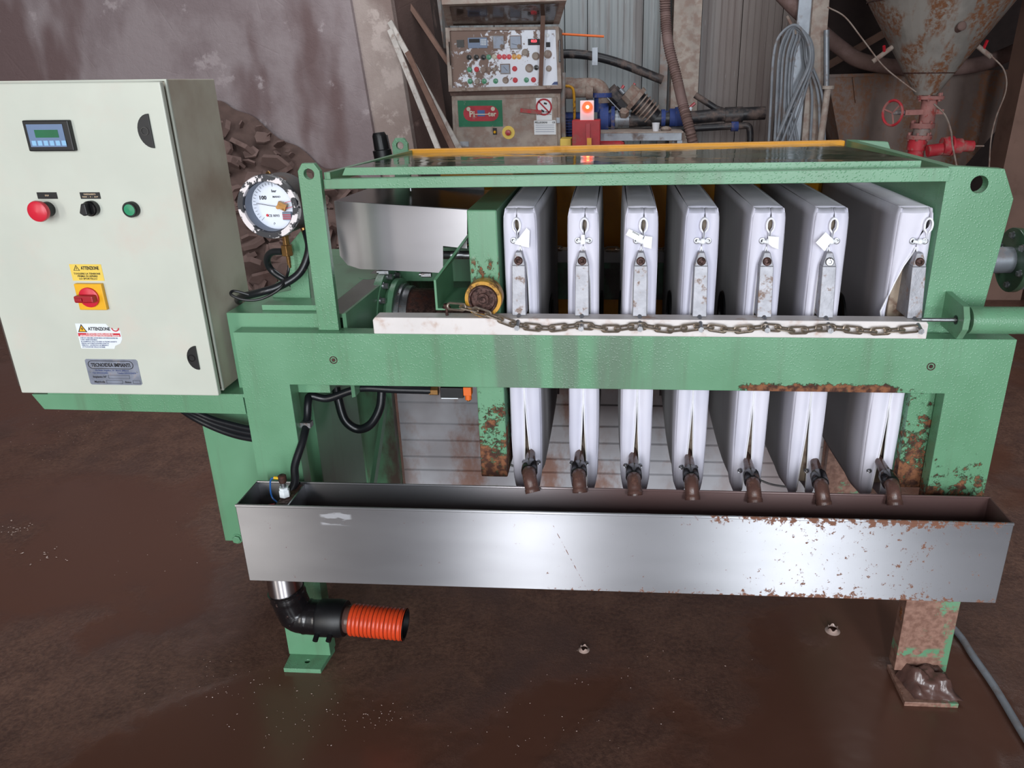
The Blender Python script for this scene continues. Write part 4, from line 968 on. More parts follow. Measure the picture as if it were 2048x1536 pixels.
# ---------------------------------------------------------------- things on the floor
hose('floor_cable',[(1.60,.55,.012),(1.655,.33,.012),at(1912,1262,'z',.012),at(1945,1310,'z',.012),at(1990,1375,'z',.012),at(2035,1450,'z',.012),at(2075,1515,'z',.012)],.0085,'dcable','grey rubber cable lying on the wet floor right of the press','cable')
def splash(px,py,r,label):
    c = at(px,py,'z',0); b_ = B(); prof = [(0,r*1.5),(.002,r*1.1),(r*.7,r*.95)]
    n = 20; vs = []
    for t_i,(h,rr) in enumerate([(0.0005,r*1.6),(.003,r*1.1),(r*.55,r*.9),(r*.95,r*1.05)]):
        for k in range(n):
            a_ = 2*pi*k/n; hh = h*(1+.35*sin(5*a_+1)*(t_i==3)); vs.append((c.x+rr*cos(a_),c.y+rr*sin(a_),hh))
    fs = [(i*n+k,i*n+(k+1)%n,(i+1)*n+(k+1)%n,(i+1)*n+k) for i in range(3) for k in range(n)]
    b_.add(vs,fs,True); b_.build('water_splash','foam',label=label,cat='splash')
splash(1665,1262,.012,'crown of water splashing on the mud near the right leg')
splash(1168,1300,.009,'small splash of water on the mud below the trough centre')
fz = B(); rf = random.Random(4)
for (px,py,sx3,sy3,n_) in ((35,1055,35,14,26),(80,1110,50,30,14),(130,860,120,60,60),(480,1370,130,40,40),(600,1440,180,60,50),(760,1430,60,25,30),(1100,1450,300,60,40),(300,1050,150,120,14),(1250,1340,250,60,26)):
    for k in range(n_):
        c = at(min(2040,max(2,px+rf.gauss(0,sx3*.5))),py+rf.gauss(0,sy3*.5),'z',.002); r0 = rf.uniform(.0004,.0012)*(2.6 if px < 100 else 1); a_ = rf.random()*pi
        e = Vector((cos(a_),sin(a_),0))*r0*rf.uniform(1,2.4); f_ = Vector((-sin(a_),cos(a_),0))*r0
        fz.add([c-e,c+f_,c+e,c-f_,c+Vector((0,0,.0012))],[(0,1,4),(1,2,4),(2,3,4),(3,0,4),(0,3,2,1)])
fz.build('floor_grit','foam',label='pale grit and foam flecks strewn over the wet brown floor',cat='grit',kind='stuff')

# ---------------------------------------------------------------- cake heap at the left wall
hp = thing('sludge_heap','heap of cracked brown filter cake slabs against the left concrete wall','heap')
Pq = [at(350,120,'y',4.15),at(445,200,'y',4.15),at(560,275,'y',4.15),at(640,330,'y',4.15),at(720,352,'y',4.15)]
tz = [(-3.2,.9),(-2.6,1.12)]+[(p.x,p.z) for p in Pq[1:]]+[(-1.0,.42),(-.8,.02)]
def top(x): return float(np.interp(x,[a_[0] for a_ in tz],[a_[1] for a_ in tz]))
rr_ = random.Random(5)
def hf(u,v):
    x = -3.2+2.4*u; zt_ = top(x); y0_ = 4.17-(.25+.85*zt_)*v
    return (x,y0_,max(.0,zt_*(1-v)**1.05+.02*sin(20*x+9*v)*(1-v)))
B().grid(90,24,hf).build('heap_core','heap',hp)
slabs = []
for k in range(6):
    n = rr_.randint(5,7); pts = [(cos(2*pi*j/n+rr_.uniform(-.25,.25))*rr_.uniform(.75,1.1),sin(2*pi*j/n+rr_.uniform(-.25,.25))*rr_.uniform(.75,1.1)) for j in range(n)]
    slabs.append(B().prism(pts,'z',-.18,.18).mesh('cake_slab','cake'))
cnt = 0
for k in range(1400):
    if cnt >= 290: break
    u,v = rr_.uniform(.18,.97),rr_.random()**.9; p = Vector(hf(u,v)); 
    if p.z < .02 or p.x < -2.9: continue
    o = bpy.data.objects.new('cake_slab',rr_.choice(slabs)); C.objects.link(o); o.parent = hp; sc = rr_.uniform(.04,.13)*(1 if v > .12 else .5)
    o.location = p+Vector((0,-.035-.05*(v<.12),.0)); o.scale = (sc,sc*rr_.uniform(.7,1),sc*rr_.uniform(.5,1)); o.rotation_euler = (R(44)+rr_.gauss(0,.2),rr_.gauss(0,.18),rr_.uniform(0,6.28)); cnt += 1
# ---------------------------------------------------------------- background: console
co = thing('control_console','dusty machine console with open lid and rows of coloured buttons at the back','console')
YK = 4.0
KP = lambda u,v,y=YK: at(880+u/7.877,40+v/7.877,'y',y)
def kbox(u0,v0,u1,v1,y0,y1,name,mat,par,bev=0,lab_=None):
    a_,b_ = KP(u0,v0,y0),KP(u1,v1,y0); return B().box(min(a_.x,b_.x),max(a_.x,b_.x),y0,y1,min(a_.z,b_.z),max(a_.z,b_.z)).build(name,mat,par,bevel=bev,label=lab_)
ub = [KP(95,125),KP(1875,105),KP(1920,1085),KP(150,1130)]
def quadbox(q4,y0,y1,name,mat,par,bev=.004):
    return B().hexa([(p.x,y0,p.z) for p in q4],[(p.x,y1,p.z) for p in q4]).build(name,mat,par,bevel=bev)
quadbox(ub,YK,YK+.35,'upper_box','dusty_con',co)
def frameq(outer,inner,y0,y1,name,mat,par):
    B().prism([[(p.x,p.z) for p in outer],[(p.x,p.z) for p in inner]],'y',y0,y1).build(name,mat,par,bevel=.002)
inn = [KP(165,175),KP(1825,150),KP(1860,1025),KP(210,1070)]
frameq(ub,inn,YK-.03,YK,'upper_frame','dusty_con',co)
pnl = quadbox([KP(165,175),KP(1825,150),KP(1860,1025),KP(210,1070)],YK-.006,YK-.001,'switch_panel','consolewhite',co,0)
yp_ = YK-.006
def kb(u,v,r,mat,h=.014,name='button',collar='dusty_con'):
    p = KP(u,v,yp_); r = r/7.877*.0036
    B().lathe((p.x,yp_,p.z),(0,-1,0),[(0,r*1.25),(h*.5,r*1.25),(h*.5,r),(h,r*.92),(h*1.1,0)],14).build(name,mat,pnl)
for (u,v,m_) in ((468,782,'gbtn'),(578,778,'redst'),(475,968,'gbtn'),(698,965,'gbtn'),(877,962,'gbtn'),(1177,768,'redst'),(1186,948,'redst'),(1362,945,'gbtn'),(1474,942,'redst'),(770,585,'gbtn')): kb(u,v,30,m_)
M['beige'] = simple('beige_lamp',(214,206,186),.4); M['amb'] = simple('amber_lamp',(228,160,40),.3)
for (u,m_) in ((860,'beige'),(935,'red'),(1013,'red'),(1090,'red'),(1170,'amb'),(1245,'amb')): kb(u,580,29,m_,.016,'pilot_lamp')
for (u,v,r) in ((460,590,30),(575,588,30),(684,588,30),(590,965,32),(1035,950,38),(1345,510,40),(1510,570,45),(1700,540,48),(1408,760,48),(1518,750,30),(1715,765,34),(690,785,38),(780,785,26),(865,780,24)): 
    kb(u,v,r,'dusty_con' if r != 30 else 'blackdull',.02,'knob')
kbox(262,315,378,430,yp_-.01,yp_,'counter','blackdull',pnl)
o = kbox(435,280,745,440,yp_-.012,yp_,'keypad_unit','hmi',pnl); kbox(455,298,625,355,yp_-.014,yp_-.012,'display','ink',o)
for j in range(4):
    for i in range(4): kbox(640+i*24,300+j*26,656+i*24,318+j*26,yp_-.014,yp_-.012,'key','wst',o)
for u in (825,1095):
    o = kbox(u,245,u+190,460,yp_-.012,yp_,'analog_meter','dusty_grey',pnl)
    kbox(u+12,258,u+178,445,yp_-.013,yp_-.012,'meter_face','palebl',o); p = KP(u+150,415,yp_-.013); B().lathe((p.x,yp_-.013,p.z),(0,-1,0),[(0,.014),(.004,.013),(.004,0)],12).build('meter_knob','dbrass',o)
p,q = KP(1130,375,yp_-.015),KP(1240,400,yp_-.015); B().bar(p,q,.002,.002).build('meter_needle','ink',pnl)
o = kbox(945,690,1105,850,yp_-.012,yp_,'analog_meter','dusty_grey',pnl); kbox(960,705,1090,835,yp_-.013,yp_-.012,'meter_face','palebl',o)
p,q = KP(1000,735,yp_-.015),KP(1060,800,yp_-.015); B().bar(p,q,.002,.002).build('meter_needle','ink',pnl)
o = kbox(1385,298,1570,392,yp_-.014,yp_,'digital_meter','ink',pnl); p = KP(1480,333,yp_-.0145); t_ = text('digits','023',.022,(p.x,yp_-.0145,p.z),'led',o,.038)
kbox(1670,350,1735,425,yp_-.012,yp_,'rocker_switch','ink',pnl); kb(1692,242,24,'wst')
B().prism([(KP(1756,1020).x,KP(1756,1020).z),(KP(1862,1020).x,KP(1862,1020).z),(KP(1858,970).x,KP(1858,970).z),(KP(1800,975).x,KP(1800,975).z)],'y',yp_-.002,yp_).build('blue_sticker','inkb',pnl)
for u,v in ((370,1090),(1710,1052)): kbox(u-35,v-22,u+35,v+22,YK-.045,YK-.03,'catch','dusty_con',co,.003)
for u,v0,v1 in ((150,340,715),(1885,310,665)): kbox(u-16,v0,u+16,v1,YK-.05,YK-.03,'gas_spring','blackdull',co,.003)
# lid
L0,L1,L2,L3 = KP(110,95,YK),KP(1880,70,YK),at(1133,2,'y',YK-.38),at(884,10,'y',YK-.38)
B().hexa([L0,L1,L2,L3],[p+Vector((0,.02,.03)) for p in (L0,L1,L2,L3)]).build('lid','dusty_con',co,bevel=.003)
mid = [L0.lerp(L2,.5)]
ins = lambda p: p.lerp((L0+L2)/2,.12)+Vector((0,-.006,-.006))
M['lidin'] = dusty('lid_inside',(70,58,52),(110,92,84),5,(.5,.7),.12)
B().hexa([ins(p) for p in (L0,L1,L2,L3)],[ins(p)+Vector((0,.004,.004)) for p in (L0,L1,L2,L3)]).build('lid_liner','lidin',co)
B().bar(at(884,4,'y',YK-.4),at(1133,-4,'y',YK-.4),.02,.03).build('lid_lip','dusty_con',co)
B().bar(KP(1585,1030,YK-.05),KP(1632,-300,YK-.2),.028,.01,(0,1,0)).build('lid_stay','postbrown',co)
# lower box
lb4 = [KP(165,1170),KP(1890,1145),KP(1895,2300),KP(180,2300)]; lb4 = [Vector((p.x,YK,p.z)) for p in lb4]
lb4[2].z = lb4[3].z = .0
quadbox(lb4,YK+.03,YK+.36,'lower_box','dusty_con',co)
quadbox([KP(230,1258,YK+.02),KP(1845,1215,YK+.02),Vector((KP(1850,1900,YK).x,0,.35)),Vector((KP(235,1900,YK).x,0,.35))],YK+.018,YK+.029,'lower_door','dusty_con',co)
quadbox([KP(150,1130),KP(1920,1085),KP(1900,1150),KP(165,1195)],YK+.005,YK+.05,'waist','conc3',co,0)
yq = YK+.018
Q = lambda px,py: at(px,py,'y',yq)
def qbox(x0_,y0_,x1_,y1_,d,name,mat,par): a_,b_ = Q(x0_,y0_),Q(x1_,y1_); return B().box(a_.x,b_.x,yq-d,yq,b_.z,a_.z).build(name,mat,par)
M['gstick'] = dusty('green_sticker',(44,126,92),(120,140,124),20,(.6,.7)); M['rstick'] = dusty('red_sticker',(190,60,72),(170,120,114),20,(.6,.7)); M['bstick'] = simple('blue_sticker',(50,96,160),.5)
sg = qbox(915,201,1006,253,.003,'logo_sticker','gstick',co)
a_,b_ = Q(926,212),Q(998,242); cxx,czz = (a_.x+b_.x)/2,(a_.z+b_.z)/2
B().prism(stad(cxx,czz,(b_.x-a_.x)/2,(a_.z-b_.z)/2),'y',yq-.005,yq-.003).build('red_oval','rstick',sg)
B().box(cxx-.024,cxx+.028,yq-.006,yq-.005,czz-.018,czz+.022).build('blue_square','bstick',sg)
B().box(cxx-.04,cxx+.06,yq-.007,yq-.006,czz-.008,czz-.002).build('cream_line','beige',sg)
text('lettering','Pi',.055,(cxx-.062,yq-.007,czz-.004),'beige',sg); text('lettering','ter',.045,(cxx+.078,yq-.007,czz-.004),'beige',sg)
for dx_ in (-.085,.085): B().lathe((cxx+dx_,yq-.005,czz+.03),(0,-1,0),[(0,.014),(.002,.014),(.002,0)],14).build('emblem','beige',sg)
sg = qbox(1072,196,1104,240,.003,'prohibition_sticker','wst',co); a_ = Q(1088,214)
B().prism([circ(a_.x,a_.z,.056,28),circ(a_.x,a_.z,.044,28)],'y',yq-.005,yq-.003).build('red_ring','rstick',sg)
B().bar((a_.x-.036,yq-.004,a_.z+.036),(a_.x+.036,yq-.004,a_.z-.036),.002,.010,(1,0,1)).build('slash','rstick',sg)
B().bar((a_.x-.02,yq-.0035,a_.z-.02),(a_.x+.0,yq-.0035,a_.z-.03),.001,.012,(0,0,1)).bar((a_.x,yq-.0035,a_.z+.025),(a_.x+.02,yq-.0035,a_.z+.02),.001,.012,(0,0,1)).build('pictogram','ink',sg)
text('lettering','VIETATO COMPIERE',.014,(a_.x,yq-.004,Q(0,234).z+.0),'ink',sg,.1); text('lettering','SU ORGANI IN MOTO',.014,(a_.x,yq-.004,Q(0,238.5).z),'ink',sg,.1)
sg = qbox(1068,241,1112,269,.004,'data_plate','wst',co); a_ = Q(1090,245); text('lettering','PELLEGRINI       CE',.016,(a_.x,yq-.005,a_.z),'ink',sg,.14)
for k in range(4): p = Q(1090,250+4.4*k); B().box(p.x-.065,p.x+.065,yq-.005,yq-.004,p.z-.001,p.z+.001).build('ruled_line','inkb',sg)
a_ = Q(1017,265); o = B().lathe((a_.x,yq,a_.z),(0,-1,0),[(0,.044),(.003,.044),(.003,0)],30).build('yellow_disc','yelst',co)
B().lathe((a_.x,yq-.003,a_.z),(0,-1,0),[(0,.014),(.02,.014),(.022,.02),(.032,.018),(.034,0)],20).build('stop_button','redd',o)
o = qbox(986,256,994,269,.012,'pilot_switch','ink',co); a_ = Q(990,264); B().ball((a_.x,yq-.014,a_.z),.010,.008,.010,10,6).build('pilot_button','yel',o)
o = qbox(1040,206,1060,230,.006,'handle_plate','dusty_con',co); a_,b_ = Q(1042,219),Q(1084,224)
B().bar((a_.x,yq-.03,a_.z-.004),(b_.x,yq-.03,b_.z-.001),.016,.026,(0,0,1)).build('red_handle','redvalve',o)
qbox(920,283,938,293,.008,'hinge','galv',co); o = qbox(1113,235,1120,246,.01,'hinge','galv',co)
# orange rod, leaning battens, wall boxes
a_,b_ = at(1122,68,'y',4.3),at(1208,73,'y',4.3); B().cyl(a_,b_,.008,n=10).build('orange_rod','orange',label='thin orange rod sticking out right of the console',cat='rod')
for k,(p0,p1,m_,lb) in enumerate((((780,44),(918,296),'paint','pale metal strip leaning on the concrete pier, uppermost'),((780,60),(876,297),'paint','pale metal strip leaning on the concrete pier, lowest'),((815,105),(905,296),'postbrown','brown batten leaning between the two pale metal strips'))):
    a_ = at(p0[0],p0[1],'y',4.2-.05*k); b_ = at(p1[0],p1[1],'y',3.8-.06*k); d = (b_-a_).normalized(); b_ = a_+d*((a_.z-.02)/-d.z)
    B().bar(a_,b_,.035,.02,(0,1,0)).build('batten' if k == 2 else 'metal_strip',m_,label=lb,cat='strip' if k<2 else 'batten')
def bgbox(x0_,y0_,x1_,y1_,Y,d,name,mat,label,cat,bev=.004):
    a_,b_ = at(x0_,y0_,'y',Y),at(x1_,y1_,'y',Y); return B().box(a_.x,b_.x,Y,Y+d,min(a_.z,b_.z),max(a_.z,b_.z)).build(name,mat,bevel=bev,label=label,cat=cat)
bgbox(803,27,848,133,4.5,.12,'junction_box','palebl','pale blue metal junction box beside the concrete pier','box')
bgbox(838,-30,890,142,4.75,.25,'electrical_cabinet','dusty_grey','tall grey electrical cabinet behind the junction box','cabinet')
B().bar(at(800,-20,'y',4.45),at(900,130,'y',4.3),.03,.05,(0,1,0)).build('brace_bar','postbrown',label='diagonal brown brace running to the console top left',cat='brace')
for k,(x_,lb) in enumerate(((858,'first grey conduit below the grey electrical cabinet'),(868,'second grey conduit below the grey electrical cabinet'),(880,'third grey conduit below the grey electrical cabinet'))):
    B().tube([at(x_-4,142,'y',4.8),at(x_,300,'y',4.8)],.016,8).build('conduit','dusty_grey',label=lb,cat='conduit')
bgbox(832,235,880,300,4.6,.3,'pump_motor','dblack','dark dusty motor on the ground behind the battens','motor',.02)
# black pipe with clip
hose('water_pipe',[at(1115,108,'y',4.6),at(1150,108,'y',4.6),at(1195,114,'y',4.6),at(1250,130,'y',4.6),at(1325,160,'y',4.6)],.032,'dblack','black pipe arching from the console to the grey column','pipe')
q = at(1190,113,'y',4.57); B().box(q.x-.02,q.x+.02,4.54,4.66,q.z-.06,q.z+.06).build('pipe_clip','galv',label='metal clip around the arching black pipe',cat='clip')
# corrugated hose
cpts = smooth_path([at(1328,-400,'y',4.3),at(1330,-40,'y',4.3),at(1331,30,'y',4.3),at(1337,90,'y',4.25),at(1352,150,'y',4.2),at(1366,210,'y',4.15),at(1380,262,'y',4.1),at(1400,350,'y',4.1),at(1430,520,'y',4.0)],26)
B().tube(cpts,lambda s_: .036+.004*sin(s_*2*pi/.016),12).build('corrugated_hose','dhose',label='dusty corrugated hose hanging in front of the steel column',cat='hose')
# pump train
pu = thing('pump_set','dusty blue pump with valves and black pipework beside the console','pump')
Pm = lambda px,py,y=4.35: at(px,py,'y',y)
for x_ in (1150,1210): p = Pm(x_,250); B().box(p.x-.04,p.x+.04,4.28,4.44,0,p.z-.06).build('pump_foot','dblue',pu)
B().lathe(Pm(1135,250),(1,0,0),[(-.05,0),(-.05,.09),(.18,.09),(.18,0)],28).build('motor','dblue',pu)
for k in range(7): p = Pm(1135,250); B().box(p.x-.05,p.x+.17,p.y-.105,p.y-.08,p.z-.07+.02*k,p.z-.06+.02*k).build('cooling_fin','dblue',pu)
B().lathe(Pm(1195,240),(1,0,0),[(0,0),(0,.06),(.02,.10),(.08,.10),(.08,.05),(.10,.05),(.10,.095),(.125,.095),(.125,0)],28).build('pump_body','dblue',pu)
B().lathe(Pm(1202,224),(0,0,1),[(0,.05),(.10,.05),(.10,.08),(.13,.08),(.13,0)],24).build('pump_riser','dblue',pu)
B().tube(smooth_path([Pm(1205,206),Pm(1204,185),Pm(1195,174),Pm(1175,172),Pm(1130,174)],6),.055,16).build('elbow','dbrass',pu)
B().lathe(Pm(1130,186,4.28),(1,0,0),[(0,0),(0,.04),(.06,.04),(.06,.032),(.15,.032),(.15,.045),(.2,.045),(.2,0)],16).build('union','dbrass',pu)
B().tube([Pm(1130,157),Pm(1145,157),Pm(1152,166),Pm(1160,172)],.009,6).build('lever','dbrass',pu)
B().lathe(Pm(1222,239),(1,0,0),[(0,0),(0,.05),(.03,.05),(.03,.065),(.05,.065),(.05,.05),(.14,.05),(.14,0)],20).build('check_valve','galv',pu)
B().lathe(Pm(1248,226,4.30),(0,-.6,.8),[(-.02,0),(-.02,.036),(.02,.036),(.02,0)],6,False).build('hex_cap','dbrass',pu)
B().tube([Pm(1258,240),Pm(1345,236)],.052,18).build('pipe_body','dblack',pu)
B().tube([Pm(1310,236),Pm(1272,200)],[.06,.075],18).build('filter_branch','dblack',pu)
dct = (Pm(1272,200)-Pm(1310,236)).normalized()
for k in range(5): B().lathe(Pm(1312,238)+dct*(.045+.028*k),dct,[(0,.06),(0,.085),(.010,.085),(.010,.06)],20).build('rib','dbrass',pu)
B().lathe(Pm(1272,200),dct,[(-.01,.0),(-.01,.10),(.02,.10),(.02,.075),(.09,.07),(.09,0)],12,False).build('filter_cap','dbrass',pu)
B().lathe(Pm(1240,200,4.40),dct,[(-.06,.0),(-.06,.08),(.0,.08),(.0,.06),(.08,.06),(.08,0)],12,False).build('valve_bonnet','dblack',pu)
B().lathe(Pm(1222,196,4.42),(-.6,0,-.5),[(-.08,.0),(-.08,.06),(.08,.06),(.08,0)],8,False).build('actuator','dblack',pu)
B().tube([Pm(1205,185,4.3),Pm(1240,222,4.28)],.004,6).build('tie_rod','galv',pu)
for p in ((1240,178),(1262,174)):
    B().tube([Pm(p[0],p[1]),Pm(p[0]+8,p[1]+9)],.016,10).build('air_cock','galv',pu); B().tube([Pm(p[0]+3,p[1]),Pm(p[0]+8,p[1]-7)],.010,6).build('cock_lever','redd',pu)
B().lathe(Pm(1322,236),(1,0,0),[(0,0),(0,.06),(.03,.06),(.03,.05),(.06,.05),(.06,.065),(.10,.065),(.10,.075),(.17,.075),(.17,0)],20).build('blue_coupling','dblue',pu)
B().tube([Pm(1378,236),Pm(1440,230),Pm(1530,226)],.046,16).build('discharge_pipe','dblack',pu)
B().tube([Pm(1450,230),Pm(1485,229)],.054,16).build('sleeve','dblack',pu)
B().tube([Pm(1390,190,4.4),Pm(1432,217,4.38),Pm(1452,224,4.36)],.022,10).build('branch_pipe','dblack',pu)
B().tube([Pm(1380,221),Pm(1382,214)],.012,8).build('red_cock','wst',pu); B().tube([Pm(1380,215),Pm(1390,206)],.010,6).build('red_lever','redd',pu)
B().tube(smooth_path([Pm(1215,268,4.3),Pm(1310,262,4.3),Pm(1400,256,4.3),Pm(1475,252,4.3),Pm(1495,252,4.3),Pm(1500,262,4.3),Pm(1500,290,4.3)],6),.024,12).build('lower_pipe','dblack',pu)
B().lathe(Pm(1462,253,4.3),(1,0,0),[(0,0),(0,.034),(.05,.034),(.05,0)],14).build('lower_coupling','dblue',pu)
B().tube(smooth_path([Pm(1128,172,4.2),Pm(1142,174,4.2),Pm(1148,190,4.2),Pm(1149,250,4.2),Pm(1149,300,4.2)],6),.010,8).build('yellow_hose',M['amber'],pu)
B().tube([Pm(1126,145,4.1),Pm(1125,210,4.1),Pm(1128,300,4.1)],.018,8).build('standpipe','dusty_grey',pu)
# red control box with beacon
rb = thing('beacon_box','red box with lit orange beacon on a white plate before the pump','beacon')
a_,b_ = at(1144,241,'y',3.7),at(1200,330,'y',3.7)
B().box(a_.x,b_.x,3.7,3.9,0,a_.z).build('box_body','dred',rb,bevel=.004)
a_,b_ = at(1160,201,'y',3.75),at(1188,243,'y',3.75); B().box(a_.x,b_.x,3.75,3.76,b_.z,a_.z).build('beacon_plate','wst',rb,bevel=.003)
p = at(1175,214,'y',3.75); B().lathe((p.x,3.75,p.z),(0,-1,0),[(0,.035),(.01,.035),(.03,.034),(.05,.026),(.058,0)],24).build('beacon_lens','beacon',rb)
B().ball((p.x+.002,3.688,p.z+.002),.011,.006,.011).build('bulb_glow','lamphot',rb)
a_,b_ = at(1172,247,'y',3.69),at(1180,292,'y',3.69); B().box(a_.x,b_.x,3.685,3.70,b_.z,a_.z).build('box_strip','redd',rb)
a_,b_ = at(1174,276,'y',3.68),at(1183,296,'y',3.68); B().box(a_.x,b_.x,3.67,3.685,b_.z,a_.z).build('level_glass','amb',rb)
bgbox(1120,278,1142,300,3.9,.2,'yellow_crate','yelst','small yellow box at the console foot','box')
bgbox(1188,283,1250,330,3.95,.25,'red_housing','dred','low red machine housing right of the beacon box','housing',.03)
tb = thing('work_bench','grey metal bench with dusty top under the blue pump','bench')
a_,b_ = at(1200,270,'y',4.0),at(1364,266,'y',4.0); zt_ = b_.z+.01
B().box(a_.x,b_.x,4.0,4.5,zt_-.06,zt_-.008).build('apron','galv',tb,bevel=.002); B().box(a_.x-.01,b_.x+.01,3.99,4.51,zt_-.008,zt_).build('bench_top','dusty_con',tb)
for x_ in (a_.x+.02,b_.x-.03):
    for y_ in (4.01,4.46): B().box(x_,x_+.035,y_,y_+.035,0,zt_-.06).build('leg','galv',tb)
p = at(1311,274,'y',4.06); B().lathe((p.x,4.06,zt_),(0,0,1),[(0,0),(0,.020),(.055,.028),(.055,.025),(.01,.018),(.01,0)],18).build('plastic_cup','cup',label='white plastic cup standing on the grey bench',cat='cup')
p = at(1326,270,'y',4.08); B().ball((p.x+.02,4.1,zt_+.012),.04,.03,.018,10,6).build('rag','dbrass',label='crumpled beige rag beside the white cup',cat='rag')
# column, cable coil
cl_ = thing('steel_post','grey steel H post carrying the coiled cables, with dusty flange','post')
a_ = at(1600,0,'y',4.0); b_ = at(1590,292,'y',4.0); c_ = at(1625,0,'y',4.0); d_ = at(1640,292,'y',4.0)
def ext(p,q,z): k = (z-p.z)/(q.z-p.z); return p.lerp(q,k)
def post2(pa,pb,pc,pd,y0,y1,name,mat):
    B().hexa([ext(pa,pb,2.6)+Vector((0,y0,0)),ext(pc,pd,2.6)+Vector((0,y0,0)),ext(pc,pd,0)+Vector((0,y0,0)),ext(pa,pb,0)+Vector((0,y0,0))],[ext(pa,pb,2.6)+Vector((0,y1,0)),ext(pc,pd,2.6)+Vector((0,y1,0)),ext(pc,pd,0)+Vector((0,y1,0)),ext(pa,pb,0)+Vector((0,y1,0))]).build(name,mat,cl_,bevel=.002)
post2(at(1598,0,'y',4),at(1572,292,'y',4),at(1626,0,'y',4),at(1602,292,'y',4),0,.02,'web','galv')
post2(at(1624,0,'y',4),at(1600,292,'y',4),at(1656,0,'y',4),at(1634,292,'y',4),-.04,.02,'flange','dusty_con')
B().tube([at(1653,60,'y',3.9),at(1653,175,'y',3.9)],.018,12).build('galvanised_tube','galv',cl_)
B().tube([at(1656,175,'y',3.9),at(1640,290,'y',3.9)],.022,12).lathe(at(1656,178,'y',3.9),(0,0,1),[(0,.02),(0,.04),(.02,.04),(.02,.02)],14).build('clamp_tube','dusty_con',cl_)
B().tube([at(1574,32,'y',3.9),at(1592,68,'y',3.9)],.010,8).build('hook','dbrass',cl_)
cc = random.Random(9)
names_ = ['outermost left loop','second loop from the left','third loop from the left','middle loop hanging straight','loop crossing towards the lower left','loop with its end reaching lower right','innermost loop','loop lying on top of the bundle']
for k in range(8):
    lx = [1545,1556,1564,1572,1580,1586,1576,1560][k]; rx = [1620,1624,1618,1626,1616,1622,1612,1619][k]; bx0 = [1537,1549,1553,1566,1586,1598,1577,1563][k]; bx1 = [1548,1560,1545,1575,1640,1650,1620,1552][k]; tp_ = 50+2.2*k; yy = 3.86+.012*k
    hose('hanging_cable',[at(bx0,294,'y',yy),at(lx-3,200,'y',yy),at(lx+2,115,'y',yy),at(lx+14,72,'y',yy),at(1590,tp_,'y',yy),at(rx-6,78,'y',yy),at(rx,125,'y',yy),at((rx+bx1)/2+8,190,'y',yy),at(bx1,294,'y',yy)],.0085,'dcable','grey cable hung over the post hook, '+names_[k],'cable',8,8,'cables hung on the steel post')
B().tube(smooth_path([at(1560,-15,'y',4.1),at(1600,25,'y',4.1),at(1680,95,'y',4.2),at(1735,125,'y',4.2),at(1850,138,'y',4.2),at(1960,128,'y',4.2),at(2060,90,'y',4.2)],8),.05,14).build('thick_hose','dhose',label='thick dusty hose sagging behind the cone hopper',cat='hose')
hose('thin_cable',[at(1655,14,'y',3.3),at(1690,34,'y',3.3),at(1725,78,'y',3.3),at(1765,130,'y',3.3),at(1800,160,'y',3.3),at(1832,184,'y',3.3)],.004,'dbrass','thin tan cable crossing to the neck of the cone hopper','cable',6)
hose('thin_cable',[at(1981,110,'y',3.3),at(2008,140,'y',3.3),at(2012,180,'y',3.3),at(1992,235,'y',3.3),at(1982,280,'y',3.3),at(1978,340,'y',3.3)],.004,'dbrass','thin tan cable dropping from the right cock of hopper','cable',6)
hose('thin_cable',[at(1868,208,'y',3.1),at(1890,230,'y',3.1),at(1902,262,'y',3.1),at(1905,290,'y',3.0),at(1915,340,'y',3.0)],.005,'dbrass','thin tan cable looping round the red valve actuator','cable',6)
# hopper
hpp = thing('cone_hopper','large rusty grey cone hopper above the red valves at upper right','hopper')
ap = at(1851,190,'y',3.4); r0 = (at(1872,190,'y',3.4).x-at(1830,190,'y',3.4).x)/2
pl, pr_ = at(1745,0,'y',3.4),at(2028,0,'y',3.4); cxx_ = (pl.x+pr_.x)/2; r1 = (pr_.x-pl.x)/2; hz = (pl.z+pr_.z)/2
sl_ = (r1-r0)/(hz-ap.z); H = 2.7-ap.z
ax_ = Vector((cxx_-ap.x,0,hz-ap.z)).normalized()
B().lathe(ap,(ax_.x*.3,0,1),[(0,r0),(H,r0+sl_*H)],40).build('cone','cone',hpp)
B().lathe(ap,(ax_.x*.3,0,1),[(H,r0+sl_*H),(H+.8,r0+sl_*H)],40).build('shell','cone',hpp)
for zz in (.12,.50): B().lathe(ap+Vector((0,0,zz)),(0,0,1),[(-.003,r0+sl_*zz),(0,r0+sl_*zz+.003),(.003,r0+sl_*zz+.003),(.006,r0+sl_*zz)],40).build('weld_seam','rust',hpp)
p = at(1924,52,'y',3.08); B().tube([p+Vector((0,.12,-.02)),p],.022,12).ball(p,.024,.012,.024).build('sludge_nozzle','dhose',hpp)
for (p0,p1,lv) in (((1785,94),(1745,124),(1768,92)),((1955,92),(1982,114),(1975,80))):
    a_,b_ = at(p0[0],p0[1],'y',3.4),at(p1[0],p1[1],'y',3.4); B().tube([a_,b_],.014,10).build('ball_cock','dbrass',hpp); m_ = a_.lerp(b_,.4); B().tube([m_,at(lv[0],lv[1],'y',3.38)],.009,6).build('cock_lever','redd',hpp)
va = thing('gate_valve','dusty red gate valve stack with handwheel under the cone hopper','valve')
def vx(px,py): return at(px,py,'y',3.4)
c = vx(1855,197); zz = lambda py: vx(1853,py).z; xx = lambda px: vx(px,230).x
